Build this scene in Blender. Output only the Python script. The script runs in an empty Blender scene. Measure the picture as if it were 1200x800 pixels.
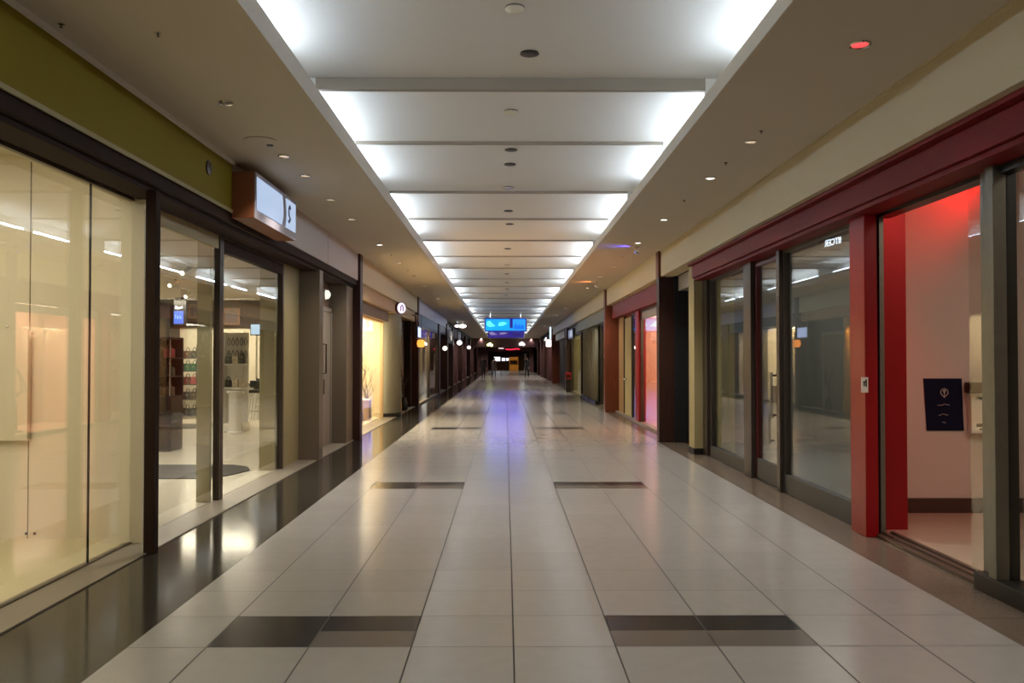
import bpy, bmesh, math, random
from mathutils import Vector
random.seed(11)
sc = bpy.context.scene
COL = sc.collection
PI = math.pi
F, VX, VY, EYE = 1000.0, 592.5, 418.0, 1.7      # 1200x800 frame
K = 0.0013                                        # the hall's upper parts fall gently towards the far end

def at(px, py, Y):
    """a photo pixel at depth Y -> (X, Z)"""
    return (px - VX) / F * Y, EYE + (VY - py) / F * Y

def lin(c):
    out = []
    for v in c:
        v = v / 255.0
        out.append(v / 12.92 if v <= .04045 else ((v + .055) / 1.055) ** 2.4)
    return (*out, 1.0)

# ------------------------------------------------------------------ materials
MAT = {}
def mat(name, rgb=(128, 128, 128), rough=.5, metal=0.0, spec=.5, var=.06, scale=6.0, bump=0.0, emit=None, estr=0.0, coat=0.0):
    if name in MAT: return MAT[name]
    m = bpy.data.materials.new(name); m.use_nodes = True
    nt = m.node_tree; b = nt.nodes['Principled BSDF']
    b.inputs['Roughness'].default_value = rough
    b.inputs['Metallic'].default_value = metal
    b.inputs['Specular IOR Level'].default_value = spec
    if coat: b.inputs['Coat Weight'].default_value = coat
    base = lin(rgb)
    if var > 0:
        tc = nt.nodes.new('ShaderNodeTexCoord'); nz = nt.nodes.new('ShaderNodeTexNoise')
        nz.inputs['Scale'].default_value = scale; nz.inputs['Detail'].default_value = 4
        nt.links.new(tc.outputs['Object'], nz.inputs['Vector'])
        mx = nt.nodes.new('ShaderNodeMix'); mx.data_type = 'RGBA'
        mx.inputs[6].default_value = (*[v * (1 - var) for v in base[:3]], 1)
        mx.inputs[7].default_value = (*[min(1, v * (1 + var)) for v in base[:3]], 1)
        nt.links.new(nz.outputs['Fac'], mx.inputs[0]); nt.links.new(mx.outputs[2], b.inputs['Base Color'])
        if bump:
            bp = nt.nodes.new('ShaderNodeBump'); bp.inputs['Strength'].default_value = bump; bp.inputs['Distance'].default_value = .01
            nt.links.new(nz.outputs['Fac'], bp.inputs['Height']); nt.links.new(bp.outputs['Normal'], b.inputs['Normal'])
    else:
        b.inputs['Base Color'].default_value = base
    if emit:
        b.inputs['Emission Color'].default_value = lin(emit); b.inputs['Emission Strength'].default_value = estr
    MAT[name] = m
    return m

def glow(name, rgb, strength):
    return mat(name, (24, 24, 24), .5, var=0, emit=rgb, estr=strength * .5)

def glass_mat(name, tint=(1, 1, 1), refl=1.0):
    m = bpy.data.materials.new(name); m.use_nodes = True
    nt = m.node_tree; nt.nodes.clear()
    out = nt.nodes.new('ShaderNodeOutputMaterial'); mx = nt.nodes.new('ShaderNodeMixShader')
    tr = nt.nodes.new('ShaderNodeBsdfTransparent'); gl = nt.nodes.new('ShaderNodeBsdfGlossy')
    fr = nt.nodes.new('ShaderNodeFresnel'); ge = nt.nodes.new('ShaderNodeNewGeometry')
    io = nt.nodes.new('ShaderNodeMix'); io.data_type = 'FLOAT'; io.inputs[2].default_value = 1.5; io.inputs[3].default_value = 1 / 1.5   # thin pane: both faces reflect alike
    nt.links.new(ge.outputs['Backfacing'], io.inputs[0]); nt.links.new(io.outputs[0], fr.inputs['IOR'])
    tr.inputs['Color'].default_value = (*tint, 1); gl.inputs['Roughness'].default_value = .0
    gl.inputs['Color'].default_value = (refl, refl, refl, 1)
    nt.links.new(fr.outputs[0], mx.inputs[0]); nt.links.new(tr.outputs[0], mx.inputs[1]); nt.links.new(gl.outputs[0], mx.inputs[2])
    nt.links.new(mx.outputs[0], out.inputs[0])
    return m
GLASS = glass_mat('window_glass', (.97, .985, .97))
GLASS_LOW = glass_mat('coated_glass', (.97, .985, .97), .3)
GLASS_DIM = glass_mat('tinted_glass', (.84, .86, .85))

def floor_material():
    """polished 60 cm porcelain tiles with rows of dark inset tiles"""
    m = bpy.data.materials.new('polished_tiles'); m.use_nodes = True
    nt = m.node_tree; N = nt.nodes; L = nt.links; b = N['Principled BSDF']
    tc = N.new('ShaderNodeTexCoord'); sp = N.new('ShaderNodeSeparateXYZ'); L.new(tc.outputs['Object'], sp.inputs[0])
    def M(op, a, bb=None, c=None):
        n = N.new('ShaderNodeMath'); n.operation = op
        for i, v in enumerate((a, bb, c)):
            if v is None: continue
            if isinstance(v, (int, float)): n.inputs[i].default_value = v
            else: L.new(v, n.inputs[i])
        return n.outputs[0]
    X, Y = sp.outputs[0], sp.outputs[1]
    u = M('DIVIDE', M('SUBTRACT', X, .047), .6); v = M('DIVIDE', M('SUBTRACT', Y, 5.04), .6)
    def line(t, w):
        f = M('FRACT', M('ADD', t, 100.0)); d = M('MINIMUM', f, M('SUBTRACT', 1.0, f))
        return M('LESS_THAN', d, w)
    gx = line(u, .0078); gy = line(v, .0105)
    cell = N.new('ShaderNodeCombineXYZ'); L.new(M('FLOOR', u), cell.inputs[0]); L.new(M('FLOOR', v), cell.inputs[1])
    wn = N.new('ShaderNodeTexWhiteNoise'); wn.noise_dimensions = '3D'; L.new(cell.outputs[0], wn.inputs['Vector'])
    nz = N.new('ShaderNodeTexNoise'); nz.inputs['Scale'].default_value = 9; nz.inputs['Detail'].default_value = 8
    L.new(tc.outputs['Object'], nz.inputs['Vector'])
    fine = N.new('ShaderNodeTexNoise'); fine.inputs['Scale'].default_value = 160; fine.inputs['Detail'].default_value = 2
    L.new(tc.outputs['Object'], fine.inputs['Vector'])
    val = M('ADD', M('ADD', .86, M('MULTIPLY', wn.outputs[0], .07)), M('ADD', M('MULTIPLY', nz.outputs[0], .10), M('MULTIPLY', fine.outputs[0], .14)))
    col = N.new('ShaderNodeMix'); col.data_type = 'RGBA'; col.blend_type = 'MULTIPLY'; col.inputs[0].default_value = 1
    col.inputs[6].default_value = lin((152, 148, 143))
    cv = N.new('ShaderNodeCombineXYZ')
    for i in range(3): L.new(val, cv.inputs[i])
    L.new(cv.outputs[0], col.inputs[7])
    # dark insets
    def band(t, a, c): return M('MULTIPLY', M('GREATER_THAN', t, a), M('LESS_THAN', t, c))
    rows_far = None; rows_near = None
    for r in (5.04, 11.04, 20.04, 25.44, 34.44, 43.44):
        a = band(Y, r + .29, r + .6); c = band(Y, r, r + .29)
        rows_far = a if rows_far is None else M('ADD', rows_far, a)
        rows_near = c if rows_near is None else M('ADD', rows_near, c)
    colsA = band(X, -1.753, -1.153); colsB = band(X, -1.153, -.553); colsR = band(X, .647, 1.847)
    cols = M('ADD', M('ADD', colsA, colsB), colsR)
    dark = M('MINIMUM', 1.0, M('ADD', M('MULTIPLY', rows_far, cols), M('MULTIPLY', rows_near, colsA)))
    mid = M('MULTIPLY', rows_near, M('ADD', colsB, colsR))
    def over(prev, fac, rgb):
        n = N.new('ShaderNodeMix'); n.data_type = 'RGBA'; L.new(fac, n.inputs[0]); L.new(prev, n.inputs[6]); n.inputs[7].default_value = lin(rgb)
        return n.outputs[2]
    c = over(col.outputs[2], mid, (102, 95, 88)); c = over(c, dark, (40, 39, 40))
    c = over(c, M('MULTIPLY', gy, .8), (62, 56, 50)); c = over(c, gx, (36, 33, 30))
    L.new(c, b.inputs['Base Color'])
    rg = M('ADD', .165, M('MULTIPLY', nz.outputs[0], .06)); rg = M('ADD', rg, M('MULTIPLY', M('MAXIMUM', gx, gy), .4))
    L.new(rg, b.inputs['Roughness']); b.inputs['Specular IOR Level'].default_value = .55
    bp = N.new('ShaderNodeBump'); bp.inputs['Strength'].default_value = .25; bp.inputs['Distance'].default_value = .003
    L.new(M('SUBTRACT', M('MULTIPLY', nz.outputs[0], .06), M('MAXIMUM', gx, gy)), bp.inputs['Height']); L.new(bp.outputs['Normal'], b.inputs['Normal'])
    return m

def granite_material(name, rgb, rough, step, off=0.0):
    m = bpy.data.materials.new(name); m.use_nodes = True
    nt = m.node_tree; N = nt.nodes; L = nt.links; b = N['Principled BSDF']
    tc = N.new('ShaderNodeTexCoord'); sp = N.new('ShaderNodeSeparateXYZ'); L.new(tc.outputs['Object'], sp.inputs[0])
    nz = N.new('ShaderNodeTexNoise'); nz.inputs['Scale'].default_value = 90; nz.inputs['Detail'].default_value = 5
    L.new(tc.outputs['Object'], nz.inputs['Vector'])
    mx = N.new('ShaderNodeMix'); mx.data_type = 'RGBA'; base = lin(rgb)
    mx.inputs[6].default_value = (*[v * .6 for v in base[:3]], 1); mx.inputs[7].default_value = (*[v * 1.5 for v in base[:3]], 1)
    L.new(nz.outputs['Fac'], mx.inputs[0])
    a = N.new('ShaderNodeMath'); a.operation = 'MULTIPLY_ADD'; L.new(sp.outputs[1], a.inputs[0]); a.inputs[1].default_value = 1 / step; a.inputs[2].default_value = 100 + off
    f = N.new('ShaderNodeMath'); f.operation = 'FRACT'; L.new(a.outputs[0], f.inputs[0])
    l = N.new('ShaderNodeMath'); l.operation = 'LESS_THAN'; L.new(f.outputs[0], l.inputs[0]); l.inputs[1].default_value = .006 / step
    m2 = N.new('ShaderNodeMix'); m2.data_type = 'RGBA'; L.new(l.outputs[0], m2.inputs[0]); L.new(mx.outputs[2], m2.inputs[6])
    m2.inputs[7].default_value = (*[v * .45 for v in base[:3]], 1)
    L.new(m2.outputs[2], b.inputs['Base Color']); b.inputs['Roughness'].default_value = rough; b.inputs['Specular IOR Level'].default_value = .24
    return m

def wood_material(name, rgb, rough=.4):
    m = bpy.data.materials.new(name); m.use_nodes = True
    nt = m.node_tree; N = nt.nodes; L = nt.links; b = N['Principled BSDF']
    tc = N.new('ShaderNodeTexCoord'); mp = N.new('ShaderNodeMapping'); mp.inputs['Scale'].default_value = (14, 14, .9)
    L.new(tc.outputs['Object'], mp.inputs[0])
    nz = N.new('ShaderNodeTexNoise'); nz.inputs['Scale'].default_value = 3; nz.inputs['Detail'].default_value = 6; nz.inputs['Distortion'].default_value = .6
    L.new(mp.outputs[0], nz.inputs['Vector'])
    mx = N.new('ShaderNodeMix'); mx.data_type = 'RGBA'; base = lin(rgb)
    mx.inputs[6].default_value = (*[v * .55 for v in base[:3]], 1); mx.inputs[7].default_value = (*[v * 1.45 for v in base[:3]], 1)
    L.new(nz.outputs['Fac'], mx.inputs[0]); L.new(mx.outputs[2], b.inputs['Base Color']); b.inputs['Roughness'].default_value = rough; b.inputs['Specular IOR Level'].default_value = .2
    return m

TILES = floor_material()
GRAN_L = granite_material('dark_granite', (48, 45, 40), .11, 1.2)
GRAN_R = granite_material('brown_granite', (98, 86, 75), .22, .6, .066)
STONE = mat('sill_stone', (126, 117, 103), .35, var=.1, scale=40)
SOFFIT = mat('soffit_paint', (190, 180, 164), .75, var=.03, scale=1.5)
CEILW = mat('ceiling_paint', (214, 209, 200), .8, var=.02, scale=1.5)
OLIVE = mat('olive_paint', (122, 106, 22), .65, spec=.15, var=.06, scale=2)
OLIVE_P = mat('olive_panel', (158, 144, 102), .6, var=.05, scale=2)
CREAM = mat('cream_paint', (208, 198, 174), .6, var=.04, scale=2)
CREAMG = mat('cream_gloss_floor', (206, 194, 158), .18, var=.04, scale=2)
BEIGE = mat('beige_fascia', (192, 178, 146), .65, var=.04, scale=1.2)
WHITEF = mat('white_fascia', (186, 176, 166), .6, var=.04, scale=1.2)
LITF = mat('purple_lit_fascia', (176, 170, 190), .5, var=.04, scale=1.2)  # purplish light on the white boards is put into the colour
DKBROWN = wood_material('dark_brown_timber', (42, 26, 17), .75)
BRFRAME = wood_material('brown_frame', (78, 66, 56), .35)
GREYBR = mat('grey_brown_panel', (112, 98, 80), .5, var=.05, scale=3)
GREYDOOR = mat('grey_door', (140, 130, 116), .4, var=.05, scale=3)
COLBR = wood_material('column_timber', (106, 56, 38), .4)
COLDK = wood_material('column_timber_dark', (60, 38, 32), .4)
RED = mat('red_gloss', (138, 12, 18), .35, spec=.3, var=.06, scale=2)
DKRED = mat('dark_red_beam', (108, 16, 20), .5, spec=.2, var=.08, scale=2)
BLACK = mat('black_satin', (20, 19, 18), .35, var=.1)
CHAR = mat('charcoal', (42, 42, 44), .5, var=.12)
ALU = mat('dull_aluminium', (120, 118, 108), .38, metal=.7, var=.15, scale=12)
ALUD = mat('dark_bronze_frame', (74, 66, 60), .35, metal=.6, var=.15, scale=12)
CHROME = mat('chrome', (210, 210, 208), .12, metal=1.0, var=0)
PINKW = mat('pale_wall', (206, 190, 178), .6, var=.03, scale=2)
SKIRT = mat('brown_skirting', (66, 40, 32), .4, var=.1)
PINKF = mat('shop_floor_beige', (176, 158, 138), .25, var=.08, scale=5)
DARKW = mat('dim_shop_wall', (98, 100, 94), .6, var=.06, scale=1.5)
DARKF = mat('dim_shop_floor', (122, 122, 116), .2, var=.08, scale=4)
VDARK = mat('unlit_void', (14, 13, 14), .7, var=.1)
MAROON = mat('maroon_dark', (76, 44, 44), .6, var=.15)
SHOPF = mat('bright_shop_floor', (196, 186, 166), .2, var=.05, scale=4)
SHOPW = mat('bright_shop_wall', (216, 206, 184), .6, var=.03)
SHOPC = mat('shop_ceiling', (150, 142, 128), .7, var=.04)
WHITE = mat('white_laminate', (225, 222, 214), .4, var=.03)
NAVY = mat('navy_board', (16, 20, 44), .8, spec=.15, var=.15, scale=8)
INK = mat('black_ink', (14, 14, 15), .6, var=0)
PALE = mat('pale_print', (190, 186, 180), .6, var=0)
PEACH = mat('peach_wall', (222, 172, 146), .6, var=.05, scale=2)
DRAPE = mat('grey_green_drape', (112, 108, 90), .8, var=.15, scale=5)
GREYGR = mat('grey_green_column', (120, 118, 98), .5, var=.06)
GOLD = mat('gold_fabric', (206, 160, 74), .5, var=.15)
PLUM = mat('plum_cloth', (96, 40, 52), .7, var=.25, scale=14)
TAN = mat('tan_panel', (170, 140, 98), .6, var=.06)
TWIG = mat('dark_twig', (70, 48, 36), .7, var=.2)
SILVER = mat('silver_twig', (190, 186, 176), .35, metal=.5, var=.15)
ORBR = mat('orange_brown_side', (122, 68, 36), .5, var=.08)
SIGNFR = mat('sign_frame', (150, 142, 148), .4, var=.05)
RUG = mat('charcoal_carpet', (58, 54, 50), .95, var=.25, scale=120)

# ------------------------------------------------------------------ mesh builder
class MB:
    def __init__(s): s.v = []; s.f = []
    def quad(s, *p):
        b = len(s.v); s.v += [tuple(q) for q in p]; s.f.append(tuple(range(b, b + len(p)))); return s
    def box(s, x0, x1, y0, y1, z0, z1):
        if x0 > x1: x0, x1 = x1, x0
        if y0 > y1: y0, y1 = y1, y0
        if z0 > z1: z0, z1 = z1, z0
        b = len(s.v)
        s.v += [(x0, y0, z0), (x1, y0, z0), (x1, y1, z0), (x0, y1, z0), (x0, y0, z1), (x1, y0, z1), (x1, y1, z1), (x0, y1, z1)]
        s.f += [tuple(b + i for i in q) for q in ((0, 3, 2, 1), (4, 5, 6, 7), (0, 1, 5, 4), (1, 2, 6, 5), (2, 3, 7, 6), (3, 0, 4, 7))]
        return s
    def tube(s, pts, r, n=8, caps=True):
        pts = [Vector(p) for p in pts]; rs = r if isinstance(r, (list, tuple)) else [r] * len(pts)
        rings = []; prev = None
        for i, p in enumerate(pts):
            d = (pts[min(i + 1, len(pts) - 1)] - pts[max(i - 1, 0)]).normalized()
            if prev is None:
                a = Vector((0, 0, 1)) if abs(d.z) < .9 else Vector((1, 0, 0)); u = d.cross(a).normalized()
            else:
                u = (prev - d * prev.dot(d)).normalized()
            prev = u; w = d.cross(u); b = len(s.v)
            for k in range(n):
                t = 2 * PI * k / n; q = p + (u * math.cos(t) + w * math.sin(t)) * rs[i]; s.v.append(tuple(q))
            rings.append(b)
        for a, b in zip(rings, rings[1:]):
            for k in range(n): s.f.append((a + k, a + (k + 1) % n, b + (k + 1) % n, b + k))
        if caps:
            s.f.append(tuple(reversed(range(rings[0], rings[0] + n)))); s.f.append(tuple(range(rings[-1], rings[-1] + n)))
        return s
    def lathe(s, prof, cx, cy, z=0, n=16, sx=1, sy=1, axis='Z', ang=2 * PI, a0=0):
        closed = abs(ang - 2 * PI) < 1e-6; m = n if closed else n + 1; b = len(s.v)
        for r, h in prof:
            for k in range(m):
                t = a0 + ang * k / n
                a, c = r * math.cos(t) * sx, r * math.sin(t) * sy
                if axis == 'Z': s.v.append((cx + a, cy + c, z + h))
                elif axis == 'Y': s.v.append((cx + a, cy + h, z + c))
                else: s.v.append((cx + h, cy + a, z + c))
        for i in range(len(prof) - 1):
            for k in range(n if closed else n):
                a0_, a1 = b + i * m + k, b + i * m + (k + 1) % m
                s.f.append((a0_, a1, a1 + m, a0_ + m))
        if closed:
            if prof[0][0] > 1e-4: s.f.append(tuple(b + k for k in reversed(range(m))))
            if prof[-1][0] > 1e-4: s.f.append(tuple(b + (len(prof) - 1) * m + k for k in range(m)))
        return s
    def prism(s, pts, axis, a, c):
        """polygon pts extruded along axis from a to c"""
        b = len(s.v); n = len(pts)
        for h in (a, c):
            for p, q in pts:
                s.v.append({'X': (h, p, q), 'Y': (p, h, q), 'Z': (p, q, h)}[axis])
        s.f.append(tuple(reversed(range(b, b + n)))); s.f.append(tuple(range(b + n, b + 2 * n)))
        for k in range(n): s.f.append((b + k, b + (k + 1) % n, b + n + (k + 1) % n, b + n + k))
        return s
    def sphere(s, c, r, n=12, m=8, sc_=(1, 1, 1)):
        prof = [(max(1e-5, math.sin(PI * i / m)), -math.cos(PI * i / m)) for i in range(m + 1)]; b = len(s.v)
        s.lathe([(a * r, h * r) for a, h in prof], 0, 0, 0, n)
        for i in range(b, len(s.v)):
            x, y, z = s.v[i]; s.v[i] = (c[0] + x * sc_[0], c[1] + y * sc_[1], c[2] + z * sc_[2])
        return s
    def build(s, name, m, parent=None, bevel=0, smooth=False, slope=True, fix=True, local=False):
        vs = [(x, y, z * (1 - K * y) if slope and not local else z) for x, y, z in s.v]
        if local: o0 = Vector((0, 0, 0))
        elif parent is not None: o0 = parent_loc(parent)
        else:
            xs = [v[0] for v in vs]; ys = [v[1] for v in vs]; zs = [v[2] for v in vs]
            o0 = Vector(((min(xs) + max(xs)) / 2, (min(ys) + max(ys)) / 2, min(zs)))
        me = bpy.data.meshes.new(name)
        me.from_pydata([(x - o0[0], y - o0[1], z - o0[2]) for x, y, z in vs], [], s.f)
        if fix:
            bm = bmesh.new(); bm.from_mesh(me); bmesh.ops.recalc_face_normals(bm, faces=bm.faces); bm.to_mesh(me); bm.free()
        me.materials.append(m)
        if smooth:
            for p in me.polygons: p.use_smooth = True
            me.set_sharp_from_angle(angle=math.radians(38))
        ob = bpy.data.objects.new(name, me); COL.objects.link(ob)
        if parent is not None:
            ob.parent = parent; ob.location = (0, 0, 0)
        else: ob.location = o0
        if bevel:
            bv = ob.modifiers.new('bevel', 'BEVEL'); bv.width = bevel; bv.segments = 2; bv.limit_method = 'ANGLE'; bv.angle_limit = math.radians(40)
        return ob

def parent_loc(p):
    v = Vector((0, 0, 0))
    while p is not None: v += Vector(p.location); p = p.parent
    return v

def tag(o, label, cat, group=None):
    o['label'] = label; o['category'] = cat
    if group: o['group'] = group
    return o
def struct(o): o['kind'] = 'structure'; return o
def empty(name, x, y, z):
    o = bpy.data.objects.new(name, None); o.empty_display_size = .1; COL.objects.link(o)
    o.location = (x, y, z * (1 - K * y)); return o
def thing(name, label, cat, x, y, z, group=None): return tag(empty(name, x, y, z), label, cat, group)
def copy_tree(o, parent=None):
    c = o.copy(); COL.objects.link(c)
    if parent is not None: c.parent = parent
    for ch in list(o.children):
        if ch.name in COL.objects: copy_tree(ch, c)
    return c
def S(name, mb, m, **k): return struct(mb.build(name, m, **k))
def B(*a): return MB().box(*a)

def area(x, y, z, sx, sy, power, rgb=(255, 255, 255), rot=(0, 0, 0), spread=PI):
    l = bpy.data.lights.new('lamp', 'AREA'); l.shape = 'RECTANGLE'; l.size = sx; l.size_y = sy; l.energy = power
    l.color = lin(rgb)[:3]; l.spread = spread
    o = bpy.data.objects.new('lamp', l); COL.objects.link(o); o.location = (x, y, z * (1 - K * y) - .012); o.rotation_euler = rot
    return o
def spot(x, y, z, tx, ty, tz, power, rgb, ang=90, blend=.6, r=.04):
    l = bpy.data.lights.new('spot_lamp', 'SPOT'); l.energy = power; l.color = lin(rgb)[:3]; l.spot_size = math.radians(ang); l.spot_blend = blend
    l.shadow_soft_size = r
    o = bpy.data.objects.new('spot_lamp', l); COL.objects.link(o); o.location = (x, y, z)
    o.rotation_euler = (Vector((tx, ty, tz)) - Vector((x, y, z))).to_track_quat('-Z', 'Y').to_euler()
    return o

# =================================================================== THE HALL
Y0, YE = -4.0, 110.0
XL, XR = -3.02, 3.10            # fascia planes
GL, GR = -3.41, 3.50            # glass planes
SOF = 3.90                      # soffit height

S('floor', B(-2.215, 3.047, Y0, YE, -.08, 0), TILES)
fl = bpy.data.objects['floor']
# object coordinates of the floor follow the world
off = fl.location.copy()
for v in fl.data.vertices: v.co += off
fl.location = (0, 0, 0)
S('trim_1', B(-3.09, -2.215, Y0, YE, -.08, 0), GRAN_L)
t2 = S('trim_2', B(3.047, 3.56, Y0, YE, -.08, 0), GRAN_R)
S('trim_3', B(-3.47, -3.09, Y0, 17.45, -.08, .012), STONE, bevel=.004)
S('trim_4', B(-3.47, -3.09, 17.45, YE, -.08, .012), STONE)
S('wall_back', B(-6, 8, Y0 - .2, Y0, 0, 4.6), SOFFIT)
S('wall_end', B(-6, 6, YE, YE + .2, 0, 4.6), MAROON)

# side soffits, edge trims, upper ceiling
COVE_END = 80.0
CLx, CRx = -1.633, 1.748
S('ceiling_left', B(-3.5, CLx - .10, Y0, YE, SOF, SOF + .05), SOFFIT)
S('ceiling_right', B(CRx + .05, 3.6, Y0, YE, SOF, SOF + .05), SOFFIT)
S('ceiling_far', B(CLx - .12, CRx + .07, COVE_END, YE, SOF, SOF + .05), SOFFIT)
S('trim_5', B(CLx - .097, CLx, Y0, COVE_END, SOF - .006, SOF + .17), SOFFIT, bevel=.004)
S('trim_6', B(CRx, CRx + .047, Y0, COVE_END, SOF - .006, SOF + .13), SOFFIT, bevel=.004)
S('trim_7', B(CLx - .1, CRx + .05, COVE_END, COVE_END + .1, SOF - .02, 4.55), SOFFIT)
beams = [-2.6, .1, 2.75, 5.4, 8.12, 10.3, 13.3, 15.8, 18.6, 21.4, 24.1, 27.2, 30.0, 32.9]
while beams[-1] < COVE_END - 2.8: beams.append(beams[-1] + 2.8)
beams.append(COVE_END)
ZU = 4.42
cb = MB(); baf = MB(); BEAMSH = mat('beam_shade_tone', (150, 138, 122), .75, var=.03); tubes_l = MB(); tubes_r = MB()  # beam tone is darkened: shade of back-lit beam faces put into the colour
prof = [(Y0, ZU)]
prev = Y0
for i, y in enumerate(beams):
    Lb = y - prev; lip = .115 if abs(y - 8.12) < .01 else .03; dip = .03 if lip > .1 else .07
    for t in (.45, .58, .7, .8, .9):
        prof.append((prev + (Lb - .07) * t, ZU - dip * ((t - .45) / .55) ** 2))
    prof += [(y - .07, ZU - dip), (y - .002, ZU - dip), (y, ZU)]
    S('ceiling_beam', B(-1.80, 1.90, y - .075, y - .005, ZU - dip - lip, ZU - dip + .02), BEAMSH, bevel=.004)
    baf.box(-2.2, -1.80, y - .06, y - .01, SOF + .05, ZU - dip); baf.box(1.90, 2.3, y - .06, y - .01, SOF + .05, ZU - dip)
    fr = 1.0 if i % 2 else .74
    if Lb > .8:
        ya, yb = prev + .04, prev + .04 + (Lb - .16) * fr
        tubes_l.tube([(-1.96, ya, 4.15), (-1.96, yb, 4.15)], .019, 6); tubes_r.tube([(2.05, ya, 4.13), (2.05, yb, 4.13)], .019, 6)
    prev = y
for (ya, za), (yb, zb) in zip(prof, prof[1:]):
    cb.quad((-2.2, ya, za), (2.3, ya, za), (2.3, yb, zb), (-2.2, yb, zb))
ceil = S('ceiling', cb, CEILW, fix=False)
S('cove_blockers', baf, CEILW)  # unseen plates added to stop tube light spilling between bays
S('trim_9', B(-2.24, -2.2, Y0, COVE_END, SOF + .05, ZU + .02), CEILW)
S('trim_10', B(2.3, 2.34, Y0, COVE_END, SOF + .05, ZU + .02), CEILW)
COVE = glow('cove_tube', (206, 228, 255), 44)
S('trim_11', tubes_l, COVE, smooth=True); S('trim_12', tubes_r, COVE, smooth=True)

# =================================================================== LEFT FRONTAGE
S('wall_left', B(XL - .3, XL, Y0, 9.42, 3.34, SOF), OLIVE)
S('trim_13', B(XL, XL + .03, Y0, 9.42, SOF - .035, SOF), CEILW)
S('trim_14', B(XL, XL + .015, Y0, 9.42, 3.325, 3.36), OLIVE_P)
S('wall_left', B(XL - .3, XL, 9.44, 14.5, 3.34, SOF), WHITEF); S('wall_left', B(XL - .3, XL, 14.52, 17.44, 3.34, SOF), WHITEF)
S('trim_15', MB().box(-3.42, XL - .02, Y0, 17.44, 3.22, 3.34).box(-3.36, XL - .08, Y0, 17.44, 3.17, 3.22), DKBROWN, bevel=.006)

def window(name, parts):
    """structure with frame and glass children; parts: list of (name, MB, material, bevel)"""
    e = None
    v = parts[0][1].v
    e = struct(empty(name, sum(p[0] for p in v) / len(v), sum(p[1] for p in v) / len(v), 0))
    for nm, mb, m, bv in parts: mb.build(nm, m, e, bevel=bv)
    return e

def frame_mb(xg, y0, y1, z0, z1, w=.06, d=.09, mull=()):
    m = MB(); x0, x1 = xg - d / 2, xg + d / 2
    m.box(x0, x1, y0, y0 + w, z0, z1).box(x0, x1, y1 - w, y1, z0, z1)
    m.box(x0, x1, y0 + w, y1 - w, z1 - w, z1)
    for y in mull: m.box(x0, x1, y - w / 2, y + w / 2, z0, z1 - w)
    return m

# --- first display box (cream), glass in two frameless sheets
window('window_1', [('frame', MB().box(GL - .02, GL + .02, 1.0, 7.80, 3.15, 3.19).box(GL - .02, GL + .02, 1.0, 7.80, .012, .02), BRFRAME, .002),
                    ('glass', B(GL - .006, GL + .006, 1.0, 7.012, .02, 3.16), GLASS, 0),
                    ('glass', B(GL - .006, GL + .006, 7.022, 7.80, .02, 3.16), GLASS, 0), ('joint_seal', B(GL - .008, GL + .008, 7.012, 7.022, .02, 3.16), BLACK, 0)])
S('wall_left', B(-3.12, -3.03, 7.40, 7.50, 0, 3.18), DKBROWN, bevel=.004)                     # dark post
S('wall_left', B(-3.70, -3.30, 7.80, 7.90, .0, 3.34), CREAM)                                   # pale fin
S('wall_left', B(-6.6, -3.40, 8.00, 8.10, .0, 3.9), CREAM)                                     # end wall of the box
S('floor', B(-6.6, -3.47, 1.0, 8.0, -.08, .012), CREAMG)
S('ceiling', MB().box(-6.6, -3.50, 1.0, 8.0, 3.62, 3.70).box(-3.56, -3.42, 1.0, 7.79, 3.19, 3.64), CREAM)
S('wall_left', B(-6.7, -6.6, 1.0, 8.1, 0, 3.9), CREAM); S('wall_left', B(-6.6, -3.42, .9, 1.0, 0, 3.9), CREAM)
S('wall_left', B(-3.5, -3.3, Y0, 1.0, 0, 3.34), CREAM)
S('trim_16', B(-4.447, -4.440, 7.994, 8.0, .012, 3.62), GREYBR)                                # panel joint of the end wall
area(-4.9, 4.4, 3.62, 2.4, 5.0, 84, (255, 244, 220))
X0, Z0 = at(-30, 515, 7.9); X1, Z1 = at(33, 384, 7.9)
brd = thing('wall_board', 'blank cream board hung on the end wall of the empty display window', 'board', (X0 + X1) / 2, 7.95, Z0)
B(X0, X1, 7.93, 7.985, Z0, Z1).build('panel', CREAM, brd, bevel=.004)
for xx in (X0 + .1, X1 - .19): MB().lathe([(.012, 0), (.012, -.02), (.004, -.022)], xx, 7.93, Z1 + .03, 10, axis='Y').build('hook', CHROME, brd)
for q in (.35, .66):
    xx, zz = at(24 + 38 * q / .66 * .55, 628, 7.99)
    tag(MB().lathe([(.014, 0), (.014, -.008), (.006, -.012)], xx, 7.998, .06, 10, axis='Y').build('floor_socket_cap', BLACK),
        'tiny black cap low on the cream display wall, ' + ('the nearer to its outer edge' if q < .5 else 'the nearer to the glass joint'), 'cap')

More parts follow.
